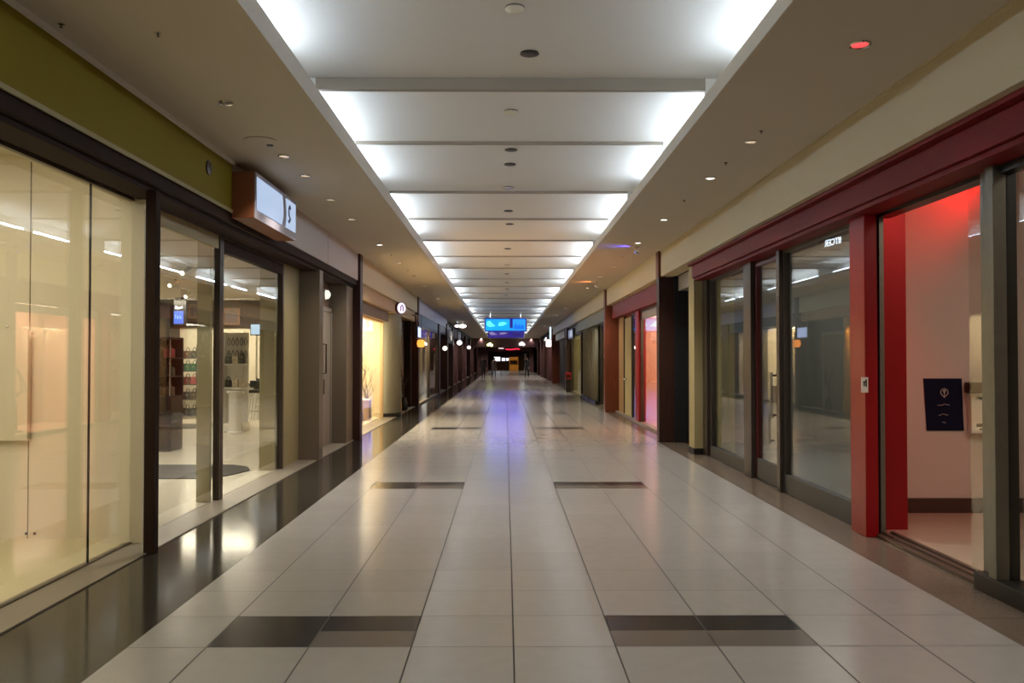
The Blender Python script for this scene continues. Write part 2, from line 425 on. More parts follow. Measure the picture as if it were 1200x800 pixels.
# --- bag shop: posts, fins, two panes
window('window_2', [('frame', frame_mb(GL, 7.9, 10.14, .012, 3.22, .05, .08), BRFRAME, .004),
                    ('header', B(GL - .02, GL + .02, 7.95, 10.09, 3.02, 3.22), OLIVE_P, 0),
                    ('glass', B(GL - .006, GL + .006, 7.95, 10.09, .02, 3.06), GLASS, 0)])
window('window_3', [('frame', frame_mb(GL, 10.14, 12.98, .012, 3.22, .07, .09), BRFRAME, .004),
                    ('header', B(GL - .04, GL + .04, 10.21, 12.91, 3.0, 3.22), DKBROWN, 0),
                    ('glass', B(GL - .006, GL + .006, 10.21, 11.24, .02, 3.02), GLASS, 0),
                    ('glass', B(GL - .006, GL + .006, 11.25, 12.91, .02, 3.02), GLASS, 0)])
S('wall_left', B(-3.60, -3.45, 9.98, 10.06, .012, 3.22), OLIVE_P)
S('wall_left', B(-3.68, -3.45, 12.80, 12.90, .012, 3.22), OLIVE_P)
S('wall_left', B(-3.50, -3.40, 12.98, 14.05, .012, 3.22), OLIVE_P)
S('wall_left', B(-3.50, -3.06, 14.05, 14.33, .0, 3.2), GREYBR, bevel=.006)
S('wall_left', B(-3.46, -3.12, 16.75, 17.45, .0, 3.2), GREYBR)
S('wall_left', B(-3.55, -3.46, 14.33, 17.5, .012, 3.2), GREYBR)
door = struct(empty('door_1', -3.45, 15.5, 0))
B(-3.46, -3.42, 14.40, 16.72, .02, 2.62).build('leaf', GREYDOOR, door, bevel=.004)
MB().box(-3.46, -3.40, 16.66, 16.75, .012, 2.7).box(-3.46, -3.40, 14.33, 16.75, 2.62, 2.7).build('frame', GREYDOOR, door)
MB().tube([(-3.42, 16.05, 1.42), (-3.37, 16.05, 1.42), (-3.37, 16.05, 1.98), (-3.42, 16.05, 1.98)], .014, 8).build('handle', BLACK, door, smooth=True)
B(-3.42, -3.405, 15.98, 16.10, 1.02, 1.30).build('lock_plate', CHROME, door)
bl = thing('wall_lamp', 'small pale lamp above the grey service door', 'light', -3.43, 16.3, 2.86)
MB().lathe([(.11, 0), (.11, .03)], -3.46, 16.3, 2.95, 16, axis='X').build('base', WHITE, bl)
MB().lathe([(.09, 0), (.08, .05), (.04, .08), (.001, .09)], -3.43, 16.3, 2.95, 16, axis='X').build('diffuser', glow('dim_diffuser', (255, 246, 226), 1.2), bl, smooth=True)

def pillar(side, y0, y1, m, x_in=2.96, x_out=3.46, ztop=SOF):
    xs = (-x_out, -x_in) if side < 0 else (x_in, x_out)
    return S('wall_left' if side < 0 else 'wall_right', B(xs[0], xs[1], y0, y1, 0, ztop), m, bevel=.008)
pillar(-1, 17.45, 17.75, COLDK, 2.97)

# interior of the bag shop
S('floor', B(-9.9, -3.47, 8.10, 24.6, -.08, .006), SHOPF)
S('ceiling', B(-9.9, -3.52, 8.10, 24.6, 3.42, 3.5), SHOPC)
S('wall_left', B(-9.9, -4.85, 24.5, 24.6, 0, 3.42), SHOPW)
S('wall_left', B(-10.0, -9.9, 8.0, 24.6, 0, 3.5), SHOPW)
S('wall_left', B(-4.95, -4.87, 17.6, 24.6, 0, 3.5), SHOPW)
S('trim_17', B(-9.88, -4.97, 24.42, 24.498, 2.62, 3.42), mat('brown_bulkhead', (54, 36, 24), .6, spec=.2, var=.1))
S('trim_18', B(-9.88, -9.30, 23.7, 24.42, 2.3, 3.42), BLACK)
for (px0, px1, py0, py1) in ((221.5, 234.5, 352, 369), (262, 282, 357, 377)):
    xa, za = at(px0, py1, 24.4); xb, zb = at(px1, py0, 24.4)
    f = thing('wall_frame', 'empty brown wooden frame on the dark band over the back wall, ' + ('seen beside the blue screen' if px0 < 240 else 'seen above the white accessory stand'), 'frame', (xa + xb) / 2, 24.4, za)
    w = .05
    MB().box(xa, xb, 24.38, 24.42, za, za + w).box(xa, xb, 24.38, 24.42, zb - w, zb).box(xa, xa + w, 24.38, 24.42, za + w, zb - w).box(xb - w, xb, 24.38, 24.42, za + w, zb - w).build('moulding', wood_material('frame_wood' + str(px0), (120, 84, 52)), f)
    B(xa + w, xb - w, 24.405, 24.42, za + w, zb - w).build('back_board', SKIRT, f)
area(-8.0, 22.9, 3.36, 2.6, .5, 110, (255, 240, 212))
for i, (x, y) in enumerate(((-4.3, 10.4), (-5.2, 12.3), (-4.4, 13.3), (-5.6, 15.0), (-6.8, 17.5), (-7.6, 20.5))):
    t = thing('track_spotlight', f'white cylindrical spotlight on the bag shop ceiling, {("nearest", "second", "third", "fourth", "fifth", "sixth")[i]} from the shop window', 'spotlight', x, y, 3.2, 'spotlights in the bag shop')
    B(x - .02, x + .02, y - .5, y + .5, 3.395, 3.42).build('track', WHITE, t)
    spot(x - .04, y - .15, 3.19 * (1 - K * y), x - .6, y - .4, 0, 165, (255, 246, 230), 150, 1.0, .09)
    MB().tube([(x, y, 3.40), (x, y, 3.30)], .012, 6).build('stem', WHITE, t)
    MB().tube([(x + .03, y + .10, 3.33), (x - .03, y - .12, 3.22)], .045, 12).build('head', WHITE, t, smooth=True)
    MB().tube([(x - .03, y - .121, 3.2195), (x - .033, y - .13, 3.215)], .036, 12).build('lamp', glow('spot_bulb', (255, 244, 220), 9), t)
# carpets
tag(MB().prism([(-6.6, 11.9), (-4.25, 11.9), (-3.95, 12.2), (-3.8, 12.75), (-3.95, 13.15), (-4.25, 13.4), (-6.6, 13.4)], 'Z', .006, .02).build('carpet_runner', RUG),
    'charcoal carpet strip with rounded end across the bag shop floor', 'carpet')
tag(B(-9.4, -7.2, 20.2, 21.6, .006, .018).build('carpet_mat', RUG), 'dark grey mat on the shop floor before the bag shelves', 'carpet')

def handbag(x, y, z, w, h, d, m, label, hm=None, group='bags in the bag shop', front='y'):
    b = thing('handbag', label, 'bag', x, y, z, group)
    q = MB()
    pts = [(-.5 * w, 0), (.5 * w, 0), (.47 * w, .55 * h), (.40 * w, .66 * h), (-.40 * w, .66 * h), (-.47 * w, .55 * h)]
    q.prism([(x + a, z + c) for a, c in pts], 'Y', y - d / 2, y + d / 2).build('body', m, b, bevel=.012)
    fp = MB().prism([(x + a, z + c) for a, c in [(-.41 * w, .665 * h), (.41 * w, .665 * h), (.44 * w, .40 * h), (0, .32 * h), (-.44 * w, .40 * h)]], 'Y', y - d / 2 - .012, y - d / 2 - .001).build('flap', m, b, bevel=.004)
    MB().tube([(x - .25 * w, y, z + .64 * h), (x - .22 * w, y, z + .86 * h), (x, y, z + .98 * h), (x + .22 * w, y, z + .86 * h), (x + .25 * w, y, z + .64 * h)], .012, 6).build('handle', hm or m, b, smooth=True)
    B(x - .02, x + .02, y - d / 2 - .02, y - d / 2 - .012, z + .34 * h, z + .39 * h).build('clasp', CHROME, fp)
    return b
BAGC = {'black': mat('black_leather', (26, 24, 24), .4, var=.2), 'brown': mat('brown_leather', (74, 48, 36), .45, var=.2), 'green': mat('green_leather', (34, 104, 74), .45, var=.15),
        'pink': mat('pink_leather', (190, 70, 84), .45, var=.15), 'cream': mat('cream_leather', (206, 190, 160), .5, var=.1), 'red': mat('red_leather', (110, 30, 36), .45, var=.15)}
# black display tower
TOWERM = mat('tower_black', (13, 13, 15), .4, spec=.3, var=.1)
tw = thing('display_tower', 'tall black display tower with lit shelves standing in the bag shop', 'display stand', -6.19, 15.6, .006)
tx0, tx1, ty0, ty1 = -6.40, -5.98, 15.3, 15.9
B(tx0, tx1, ty0, ty1, .006, 1.02).build('base_cabinet', TOWERM, tw, bevel=.03)
MB().box(tx0, tx1, ty1 - .04, ty1, 1.02, 2.08).box(tx0, tx0 + .03, ty0, ty1 - .04, 1.02, 2.08).build('back_panel', TOWERM, tw)
for z in (1.36, 1.70): B(tx0 + .03, tx1 - .01, ty0, ty1 - .04, z, z + .02).build('shelf', TOWERM, tw)
B(tx0, tx1, ty0, ty1, 2.06, 2.10).build('top', TOWERM, tw, bevel=.01)
MB().tube([(tx1 - .02, ty0 + .02, 1.02), (tx1 - .02, ty0 + .02, 2.06)], .014, 8).build('pole', CHROME, tw)
for i, (dz, c1, c2) in enumerate(((1.02, 'black', 'brown'), (1.38, 'black', 'black'), (1.72, 'black', 'red'))):
    lv = ('lowest', 'middle', 'top')[i]
    handbag(-6.27, 15.5, dz + .002, .18, .27, .16, BAGC[c1], f'small {c1} handbag on the {lv} shelf of the black tower, towards the wall side')
    handbag(-6.08, 15.48, dz + .002, .16, .25, .16, BAGC[c2], f'small {c2} handbag on the {lv} shelf of the black tower, towards the walkway side')
# wall shelf unit with bags
xa, _ = at(208.5, 0, 23.6); xb, _ = at(234, 0, 23.6)
su = thing('shelf_unit', 'dark shelf unit full of bags against the bright back wall', 'shelf', (xa + xb) / 2, 23.7, .006)
MB().box(xa, xa + .03, 23.5, 23.9, .006, 2.1).box(xb - .03, xb, 23.5, 23.9, .006, 2.1).build('side_panel', CHAR, su)
lv = (.10, .56, .98, 1.36, 1.72)
for z in lv: B(xa + .03, xb - .03, 23.45, 23.92, z - .025, z).build('shelf', CHAR, su)
cols = [('black', 'black', 'black'), ('brown', 'black', 'brown'), ('black', 'red', 'pink'), ('brown', 'green', 'green'), ('brown', 'brown', 'black')]
rown = ('bottom', 'second', 'third', 'fourth', 'top')
for z, cs, rn in zip(lv, cols, rown):
    for j, c in enumerate(cs):
        xx = xa + .12 + j * (xb - xa - .24) / 2
        handbag(xx, 23.62, z + .001, .17, .31, .16, BAGC[c], f'{c} bag on the {rn} shelf of the bag unit, {("outer end", "middle", "inner end")[j]}', group='bags on the dark shelf unit')
# ceiling-hung blue screen
xa, za = at(205, 376, 23.3); xb, zb = at(217, 344, 23.3)
scn = thing('advert_screen', 'small blue lit screen hanging in front of the dark back wall band', 'screen', (xa + xb) / 2, 23.3, za)
B(xa, xb + .06, 23.26, 23.34, za - .04, zb + .02).build('casing', BLACK, scn, bevel=.006)
dps = B(xa + .01, xb - .01, 23.25, 23.259, za, za + .36).build('display', glow('blue_display', (40, 104, 226), 1.6), scn)
mk = MB()
for i, (a, h) in enumerate(((.05, .12), (.10, .10), (.12, .06), (.17, .10), (.20, .06))): mk.box(xa + a, xa + a + .014, 23.246, 23.249, za + .14, za + .14 + h)
mk.build('graphic', glow('pale_blue_graphic', (160, 210, 250), 1.8), dps)
hd = MB().prism([(xa + .03, za + .42), (xa + .12, za + .40), (xa + .26, za + .44), (xa + .24, za + .50), (xa + .14, za + .47), (xa + .05, za + .52)], 'Y', 23.246, 23.249)
hd.build('logo', glow('white_logo', (240, 236, 240), 1.6), scn)
MB().tube([((xa + xb) / 2, 23.3, zb), ((xa + xb) / 2, 23.3, 3.42)], .02, 8).build('hanger', BLACK, scn)
# back-left dark shelving
ds = thing('wall_cabinet', 'black open cabinet with white lit shelf edges at the back of the bag shop', 'cabinet', -9.6, 23.9, .006)
MB().box(-9.88, -9.30, 24.3, 24.4, .006, 2.3).box(-9.33, -9.30, 23.75, 24.3, .006, 2.3).build('body', BLACK, ds)
for z in (.5, 1.1, 1.7, 2.2): B(-9.86, -9.34, 23.78, 24.3, z, z + .04).build('shelf', WHITE, ds)
# white accessory stand seen through the second pane
xa, _ = at(262, 0, 19.5); xb, _ = at(287, 0, 19.5)
ws = thing('accessory_stand', 'white lit accessory stand with hooks behind the second bag shop pane', 'display stand', (xa + xb) / 2, 19.7, .006)
B(xa, xb, 19.80, 19.86, .2, 2.32).build('back_panel', WHITE, ws, bevel=.004)
B(xa - .02, xb + .02, 19.35, 19.88, .006, .2).build('plinth', WHITE, ws, bevel=.01)
for z in (1.0, 1.55): B(xa, xb, 19.5, 19.8, z, z + .03).build('shelf', WHITE, ws)
MB().box(xa - .02, xa, 19.4, 19.86, .2, 2.32).build('side_panel', WHITE, ws)
k = 0
for z in (2.2, 1.9):
    for j in range(5):
        x = xa + .05 + j * (xb - xa - .1) / 4
        n = thing('necklace', f'dark bead necklace, {("first", "second", "third", "fourth", "fifth")[j]} in the {"upper" if z > 2 else "lower"} row on the white stand', 'jewellery', x, 19.78, z - .2, 'necklaces on the white stand')
        MB().tube([(x, 19.796, z), (x, 19.76, z)], .006, 6).build('hook', CHROME, n)
        MB().tube([(x, 19.765, z), (x - .03, 19.765, z - .08), (x - .025, 19.765, z - .16), (x, 19.765, z - .19), (x + .025, 19.765, z - .16), (x + .03, 19.765, z - .08), (x, 19.765, z)], .008, 6).build('string', BLACK if j % 2 else CHAR, n)
for j, (c, w) in enumerate((('black', .16), ('cream', .15), ('black', .14))):
    handbag(xa + .09 + j * .16, 19.64, 1.583, .13, .26, .12, BAGC[c], f'{c} purse on the upper white shelf, {("outer", "middle", "inner")[j]} one', group='purses on the white stand')
    handbag(xa + .09 + j * .16, 19.64, 1.033, .13, .26, .12, BAGC['cream' if j != 0 else 'black'], f'{"cream" if j != 0 else "black"} purse on the lower white shelf, {("outer", "middle", "inner")[j]} one', group='purses on the white stand')
pd = thing('pedestal', 'white round pedestal in front of the white accessory stand', 'pedestal', -6.0, 19.0, .006)
MB().lathe([(.17, .006), (.17, .04), (.13, .06), (.13, .92)], -6.0, 19.0, 0, 24).build('column', WHITE, pd, smooth=True)
MB().lathe([(.19, .92), (.19, .96)], -6.0, 19.0, 0, 24).build('top', WHITE, pd)
# counter stool
def stool(x, y, label):
    s = thing('bar_stool', label, 'stool', x, y, .006, 'stools in the bag shop')
    MB().lathe([(.02, .0), (.19, .0), (.2, .03), (.19, .07), (.02, .08)], x, y, .86, 20).build('seat', BLACK, s, smooth=True)
    MB().box(x - .18, x + .18, y + .15, y + .18, .98, 1.16).build('backrest', BLACK, s, bevel=.02)
    MB().tube([(x - .1, y + .15, .9), (x - .1, y + .165, 1.0)], .012, 6).tube([(x + .1, y + .15, .9), (x + .1, y + .165, 1.0)], .012, 6).build('back_support', CHROME, s)
    for a in range(4):
        t = PI / 4 + a * PI / 2
        MB().tube([(x + .1 * math.cos(t), y + .1 * math.sin(t), .87), (x + .22 * math.cos(t), y + .22 * math.sin(t), .012)], .012, 8).build('leg', CHROME, s, smooth=True)
    ring = [(x + .165 * math.cos(t * PI / 8), y + .165 * math.sin(t * PI / 8), .40) for t in range(17)]
    MB().tube(ring, .009, 6, caps=False).build('foot_ring', CHROME, s, smooth=True)
stool(-6.02, 20.6, 'black bar stool with chrome legs, the nearer of two by the shop desk')
stool(-6.45, 22.6, 'black bar stool with chrome legs, the farther of two by the shop desk')
dk = thing('shop_desk', 'pale counter desk with a monitor at the back of the bag shop', 'desk', -6.3, 22.0, .006)
MB().box(-7.0, -5.9, 23.1, 23.7, .006, .95).build('body', WHITE, dk, bevel=.01)
B(-7.05, -5.85, 23.05, 23.75, .95, 1.0).build('top', CHAR, dk, bevel=.005)
mo = thing('monitor', 'pale blue lit monitor standing on the shop desk', 'monitor', -7.0, 23.3, 1.0)
xm, zm = at(300, 383, 23.2)
B(xm - .15, xm + .15, 23.22, 23.26, 2.36, 2.68).build('casing', BLACK, mo, bevel=.005)
B(xm - .13, xm + .13, 23.212, 23.219, 2.38, 2.66).build('display', glow('pale_screen', (190, 215, 235), 1.5), mo)
MB().tube([(xm, 23.3, 1.0), (xm, 23.3, 2.4)], .025, 8).build('pole', CHROME, mo)
MB().lathe([(.14, 0), (.14, .02), (.03, .03)], xm, 23.3, 1.0, 20).build('base', BLACK, mo)

# --- fascia sign box
sx0, sx1, sy0, sy1, sz0, sz1 = XL, -2.75, 9.40, 11.22, 3.27, 3.79
sg = thing('shop_sign', 'boxy lit fascia sign with orange brown side and two pale panels above the bag shop', 'sign', XL, 10.3, sz0)
B(sx0, sx1 - .02, sy0, sy1, sz0, sz1).build('casing', ORBR, sg, bevel=.006)
fw = MB(); a = sx1 - .02
# front frame with two openings (main panel with a curved far edge, small panel)
B(a, sx1 - .008, sy0, sy1, sz0, sz1).build('front_frame', SIGNFR, sg)
cur = [(sy0 + 1.10 + .06 * math.sin(PI * t / 8), sz0 + .12 + .32 * t / 8 + .0) for t in range(9)]
cur = [(y, sz0 + .10 + (sz1 - sz0 - .15) * t / 8) for t, (y, z) in enumerate(cur)]
SIGNW = glow('sign_white', (180, 200, 230), .95)
MB().prism([(sy0 + .05, sz0 + .10), ] + cur + [(sy0 + .05, sz1 - .05)], 'X', sx1 - .008, sx1).build('lit_panel', SIGNW, sg)
cur2 = [(sy0 + 1.28 + .05 * math.sin(PI * t / 8), sz0 + .10 + (sz1 - sz0 - .15) * t / 8) for t in range(9)]
MB().prism(cur2[::-1] + [(sy1 - .05, sz0 + .10), (sy1 - .05, sz1 - .05)], 'X', sx1 - .008, sx1).build('lit_panel', SIGNW, sg)
mark = [(sy0 + 1.47, sz0 + .36), (sy0 + 1.44, sz0 + .40), (sy0 + 1.40, sz0 + .36), (sy0 + 1.40, sz0 + .28), (sy0 + 1.47, sz0 + .22), (sy0 + 1.41, sz0 + .18), (sy0 + 1.39, sz0 + .21)]
MB().tube([(sx1 + .003, y, z) for y, z in mark], .012, 6).build('emblem', mat('sign_mark', (96, 96, 120), .5, var=0), sg)
# fascia speaker
sp = thing('wall_speaker', 'small round dark speaker set in the olive fascia', 'speaker', XL, 8.73, 3.55)
yv, zv = 3.0 / .3465, EYE + .2265 * 8.66
MB().lathe([(.075, 0), (.075, .012), (.062, .016)], XL, yv, zv, 24, axis='X').build('ring', BRFRAME, sp, smooth=True)
MB().lathe([(.060, .013), (.045, .009), (.02, .006), (.001, .006)], XL, yv, zv, 24, axis='X').build('cone', BLACK, sp, smooth=True)
B(XL + .012, XL + .022, yv - .012, yv + .02, zv + .025, zv + .05).build('badge', CHROME, sp)

# =================================================================== LEFT: WARM DISPLAY SHOP  (17.75 .. 29.3)
S('wall_left', B(XL - .3, XL, 17.76, 29.28, 3.34, SOF), BEIGE)
S('trim_19', B(-3.45, -3.10, 17.76, 29.28, 3.02, 3.34), TAN)
S('trim_20', B(-3.30, -3.22, 17.80, 23.5, 2.74, 3.02), mat('brown_valance', (112, 86, 58), .6, var=.08))
window('window_4', [('frame', frame_mb(GL, 17.8, 23.55, .012, 2.78, .06, .08), TAN, .003), ('glass', B(GL - .006, GL + .006, 17.86, 23.49, .03, 2.72), GLASS, 0)])
WARMW = mat('warm_display_wall', (228, 212, 176), .6, var=.05, scale=3)
S('wall_left', B(-4.86, -4.78, 17.6, 29.3, 0, 3.0), WARMW); S('wall_left', B(-4.8, -3.46, 17.5, 17.6, 0, 3.0), WARMW)
S('wall_left', B(-4.8, -3.50, 23.9, 23.98, 0, 3.0), WARMW)
S('floor', B(-4.86, -3.47, 17.6, 29.3, -.08, .03), WARMW); S('ceiling', B(-4.86, -3.44, 17.6, 29.3, 2.92, 3.0), WARMW)
area(-4.1, 20.7, 2.91, .9, 5.4, 300, (255, 240, 212))
# round green-grey column, gold strip, side door
S('wall_left', MB().lathe([(.62, .12), (.62, 3.04)], -3.62, 24.55, 0, 32), GREYGR, smooth=True)
S('baseboard_left', MB().lathe([(.64, .012), (.64, .12)], -3.62, 24.55, 0, 32), BLACK, smooth=True)
gd = tag(MB().lathe([(.10, .012), (.12, .2), (.08, .9), (.10, 1.6), (.07, 2.4), (.10, 2.98)], -3.22, 25.6, 0, 14, sy=1.6).build('gold_drape', GOLD, smooth=True), 'narrow gold lit drape beside the round grey green column', 'drape')
spot(-3.16, 25.2, 2.9, -3.25, 25.6, .3, 60, (255, 190, 90), 70)
S('wall_left', B(-3.52, -3.42, 25.2, 29.0, .012, 3.02), BRFRAME)
d2 = struct(empty('door_2', -3.40, 26.8, 0))
MB().box(-3.42, -3.36, 26.0, 26.1, .012, 2.6).box(-3.42, -3.36, 27.9, 28.0, .012, 2.6).box(-3.42, -3.36, 26.0, 28.0, 2.5, 2.6).build('frame', GREYDOOR, d2)
B(-3.41, -3.38, 26.1, 27.9, .02, 2.5).build('leaf', GREYBR, d2)
MB().tube([(-3.38, 27.6, .9), (-3.33, 27.6, .95), (-3.33, 27.6, 1.4), (-3.38, 27.6, 1.45)], .015, 8).build('handle', CHROME, d2, smooth=True)
S('wall_left', B(-3.50, -3.20, 28.75, 29.2, 0, 3.02), DKBROWN)
pillar(-1, 29.2, 29.55, COLDK, 2.98)
# round lit sign
rs = thing('round_sign', 'round pale lit sign projecting on the head of the warm display shop', 'sign', -2.99, 24.2, 3.0)
rs.location = (-2.93, 24.0, 3.17 * (1 - K * 24)); rs.rotation_euler = (0, 0, math.radians(48))
def disc(mb): return mb
MB().lathe([(.165, 0), (.165, .09)], 0, 0, 0, 28, axis='Y').build('casing', MAROON, rs, smooth=True, local=True)
fc = MB().lathe([(.15, -.001), (.15, -.010), (.001, -.011)], 0, 0, 0, 28, axis='Y').build('lit_face', glow('round_sign_face', (226, 206, 232), 1.7), rs, local=True)
MB().tube([(-.04, -.018, -.08), (-.03, -.018, .06), (.01, -.018, .09), (.045, -.018, .04), (.05, -.018, -.09)], .014, 6).build('symbol', mat('sign_symbol', (96, 66, 110), .5, var=0), fc, local=True)
MB().tube([(0, .08, 0), (-.09, .18, 0)], .03, 8).build('arm', BLACK, rs, local=True)

def branch(mb, p, d, ln, r, depth, rng):
    p = Vector(p); d = Vector(d).normalized(); q = p + d * ln * .5 + Vector((rng.uniform(-.04, .04), rng.uniform(-.04, .04), 0)); e = q + (d + Vector((rng.uniform(-.25, .25), rng.uniform(-.25, .25), .05))).normalized() * ln * .5
    mb.tube([p, q, e], [r, r * .8, r * .55], 5)
    if depth > 0:
        for _ in range(2 if depth < 3 else 3):
            nd = d + Vector((rng.uniform(-.9, .9), rng.uniform(-.9, .9), rng.uniform(-.1, .5)))
            branch(mb, q if rng.random() < .5 else e, nd, ln * .62, r * .6, depth - 1, rng)
def twigs(x, y, z, h, m, label, seed, group, vase=CREAM, berries=None, sp_=.26):
    rng = random.Random(seed)
    t = thing('twig_arrangement', label, 'decoration', x, y, z, group)
    mb = MB()
    for _ in range(3): branch(mb, (x, y, z + .3), (rng.uniform(-.2, .2), rng.uniform(-.2, .2), 1), h * .45, .018, 3, rng)
    mb.v = [(x + sp_ * math.tanh((a - x) / sp_), y + 1.5 * sp_ * math.tanh((b - y) / sp_ / 1.5), c) for a, b, c in mb.v]
    mb.build('twigs', m, t)
    MB().lathe([(.001, .0), (.10, .0), (.13, .1), (.11, .26), (.07, .36), (.085, .42), (.075, .42), (.06, .36)], x, y, z, 16).build('vase', vase, t, smooth=True)
    if berries:
        bb = MB()
        for v in mb.v[::37]: bb.sphere(v, .03, 6, 4)
        bb.build('baubles', berries, t, smooth=True)
    return t
def dress_form(x, y, z, m, label, group='dress forms in the windows', h=1.55, skirt=True):
    t = thing('dress_form', label, 'mannequin', x, y, z, group)
    MB().lathe([(.001, 0), (.16, 0), (.17, .015), (.03, .03), (.02, .05)], x, y, z, 16).build('base', CHAR, t, smooth=True)
    MB().tube([(x, y, z + .03), (x, y, z + h * .5)], .018, 8).build('pole', CHROME, t)
    pr = [(.20 if skirt else .02, h * .22), (.19, h * .4), (.17, h * .52), (.115, h * .64), (.15, h * .76), (.175, h * .84), (.13, h * .89), (.055, h * .92), (.05, h * .97), (.001, h * .98)]
    MB().lathe([(a, b) for a, b in pr], x, y, z, 18, sx=.75, sy=1.05).build('clothed_torso', m, t, smooth=True)
    return t
# contents of the warm window
dress_form(-3.72, 20.9, .03, PLUM, 'dress form in a plum garment at the near end of the warm window')
twigs(-3.72, 21.75, .03, 2.3, TWIG, 'tall dark bare twigs in a vase beside the plum garment', 3, 'window decorations')
twigs(-4.3, 22.2, .03, 1.5, TWIG, 'short brown twigs in a vase by the inner side of the warm window', 5, 'window decorations')
twigs(-3.75, 23.2, .03, 1.3, TWIG, 'short brown twigs in a vase at the far end of the warm window', 8, 'window decorations')
def riser(x, y, w, h, m, label, z=.03):
    r = thing('display_plinth', label, 'plinth', x, y, z, 'plinths in the warm window')
    B(x - w / 2, x + w / 2, y - w / 2, y + w / 2, z, z + h).build('body', m, r, bevel=.01)
    B(x - w / 2 - .02, x + w / 2 + .02, y - w / 2 - .02, y + w / 2 + .02, z + h, z + h + .03).build('top', WHITE, r, bevel=.004)
riser(-4.45, 20.2, .34, .8, TAN, 'tan plinth near the back wall of the warm window')
riser(-3.72, 22.5, .32, .55, TAN, 'low tan plinth near the glass of the warm window')
# twigs beside the door (brown branch against the frame)
twigs(-3.22, 27.1, .012, 1.5, TWIG, 'bare brown twigs standing outside by the second left door', 21, 'window decorations', vase=BLACK, sp_=.15)

# =================================================================== RIGHT FRONTAGE
S('wall_right', B(XR, XR + .3, Y0, 17.0, 3.38, SOF), BEIGE)
S('trim_21', B(XR - .012, XR, Y0, 17.0, SOF - .018, SOF), BEIGE)
S('trim_22', MB().box(3.17, 3.60, Y0, 14.85, 3.34, 3.38).box(3.25, 3.60, Y0, 14.85, 3.13, 3.34).box(3.29, 3.60, Y0, 14.85, 3.085, 3.13), DKRED, bevel=.006)
# nearest window at the frame's edge
window('window_5', [('frame', MB().box(3.45, 3.545, 6.0, 6.10, .13, 3.085).box(3.51, 3.62, 6.10, 6.27, .13, 3.085), ALU, .004),
                    ('inner_frame', MB().box(3.545, 3.62, 6.0, 6.10, .13, 3.085).box(3.5, 3.60, 2.0, 6.0, 3.02, 3.085).box(3.5, 3.6, 2.0, 2.1, .13, 3.02), BLACK, .003),
                    ('plinth', B(3.44, 3.64, 2.0, 6.28, 0, .13), BLACK, .006), ('glass', B(3.545, 3.557, 2.1, 6.0, .13, 3.02), GLASS_DIM, 0)])
S('wall_right', B(3.42, 3.6, Y0, 2.0, 0, 3.1), DKRED)
# glazed opening with the red glow
window('window_6', [('track', MB().box(3.50, 3.72, 6.28, 8.08, 0, .03).box(3.56, 3.60, 6.28, 8.08, .03, .05).box(3.64, 3.68, 6.28, 8.08, .03, .05), mat('bronze_track', (92, 74, 62), .4, metal=.4, var=.1), .003),
                    ('head', B(3.53, 3.66, 6.28, 8.08, 3.05, 3.10), BLACK, 0), ('glass', B(3.59, 3.60, 6.28, 6.58, .05, 3.05), GLASS_LOW, 0)])
S('wall_right', MB().box(3.40, 3.52, 8.05, 8.40, 0, 3.09).box(3.52, 3.545, 8.10, 8.40, 0, 3.09), RED, bevel=.006)
S('wall_right', B(3.555, 3.60, 8.08, 8.40, 0, 3.09), ALU, bevel=.003)
S('wall_right', B(3.60, 3.95, 8.38, 8.50, .0, 3.9), RED)
stk = thing('notice_sign', 'small white rectangular notice with black figure on the red column', 'sticker', 3.45, 8.04, 1.26)
xs0, zs0 = at(1010, 458, 8.05); xs1, zs1 = at(1018, 440, 8.05)
B(xs0, xs1, 8.042, 8.049, zs0, zs1).build('card', WHITE, stk)
MB().box(xs0 + .015, xs1 - .02, 8.0405, 8.042, zs1 - .05, zs1 - .038).box(xs0 + .02, xs0 + .032, 8.0405, 8.042, zs1 - .085, zs1 - .05).box(xs0 + .038, xs0 + .052, 8.0405, 8.042, zs1 - .09, zs1 - .02).build('pictogram', INK, stk)

# red-lit room
S('floor', MB().box(3.56, 8.0, 1.0, 8.45, -.08, .004).box(3.95, 8.0, 8.45, 9.3, -.08, .004), PINKF)
S('wall_right', B(3.87, 8.0, 9.3, 9.4, 0, 4.0), PINKW); S('wall_right', B(8.0, 8.1, 1.0, 9.4, 0, 4.0), PINKW); S('wall_right', B(3.6, 8.0, .9, 1.0, 0, 4.0), PINKW)
S('ceiling', B(3.56, 8.1, .9, 9.4, 3.92, 4.0), PINKW)
S('wall_right', B(3.60, 3.68, 1.0, 8.38, 3.10, 3.95), PINKW)
S('baseboard_right', B(3.95, 8.0, 9.27, 9.3, .004, .165), SKIRT, bevel=.004)
spot(5.25, 8.75, 3.76, 4.55, 9.3, 3.62, 20, (255, 14, 24), 120, .7, .06)
spot(3.78, 7.75, 3.80, 3.78, 8.38, 2.3, 40, (255, 10, 16), 62, .9, .06)
area(5.8, 5.0, 3.87, 2.4, 3.0, 40, (255, 236, 218))
rl = thing('red_spotlight', 'small glowing red spotlight under the head of the red shop opening', 'spotlight', 5.30, 9.2, 3.7)
xq, zq = at(1163, 186, 9.0)
MB().tube([(xq, 9.0, zq + .01), (xq, 9.0, 3.92)], .02, 8).build('stem', RED, rl)
MB().tube([(xq - .07, 8.98, zq - .02), (xq + .07, 9.02, zq + .02)], .05, 12).build('head', RED, rl, smooth=True)
MB().tube([(xq - .071, 8.98, zq - .02), (xq - .08, 8.977, zq - .023)], .042, 12).build('lamp', glow('red_bulb', (255, 70, 60), 4), rl)
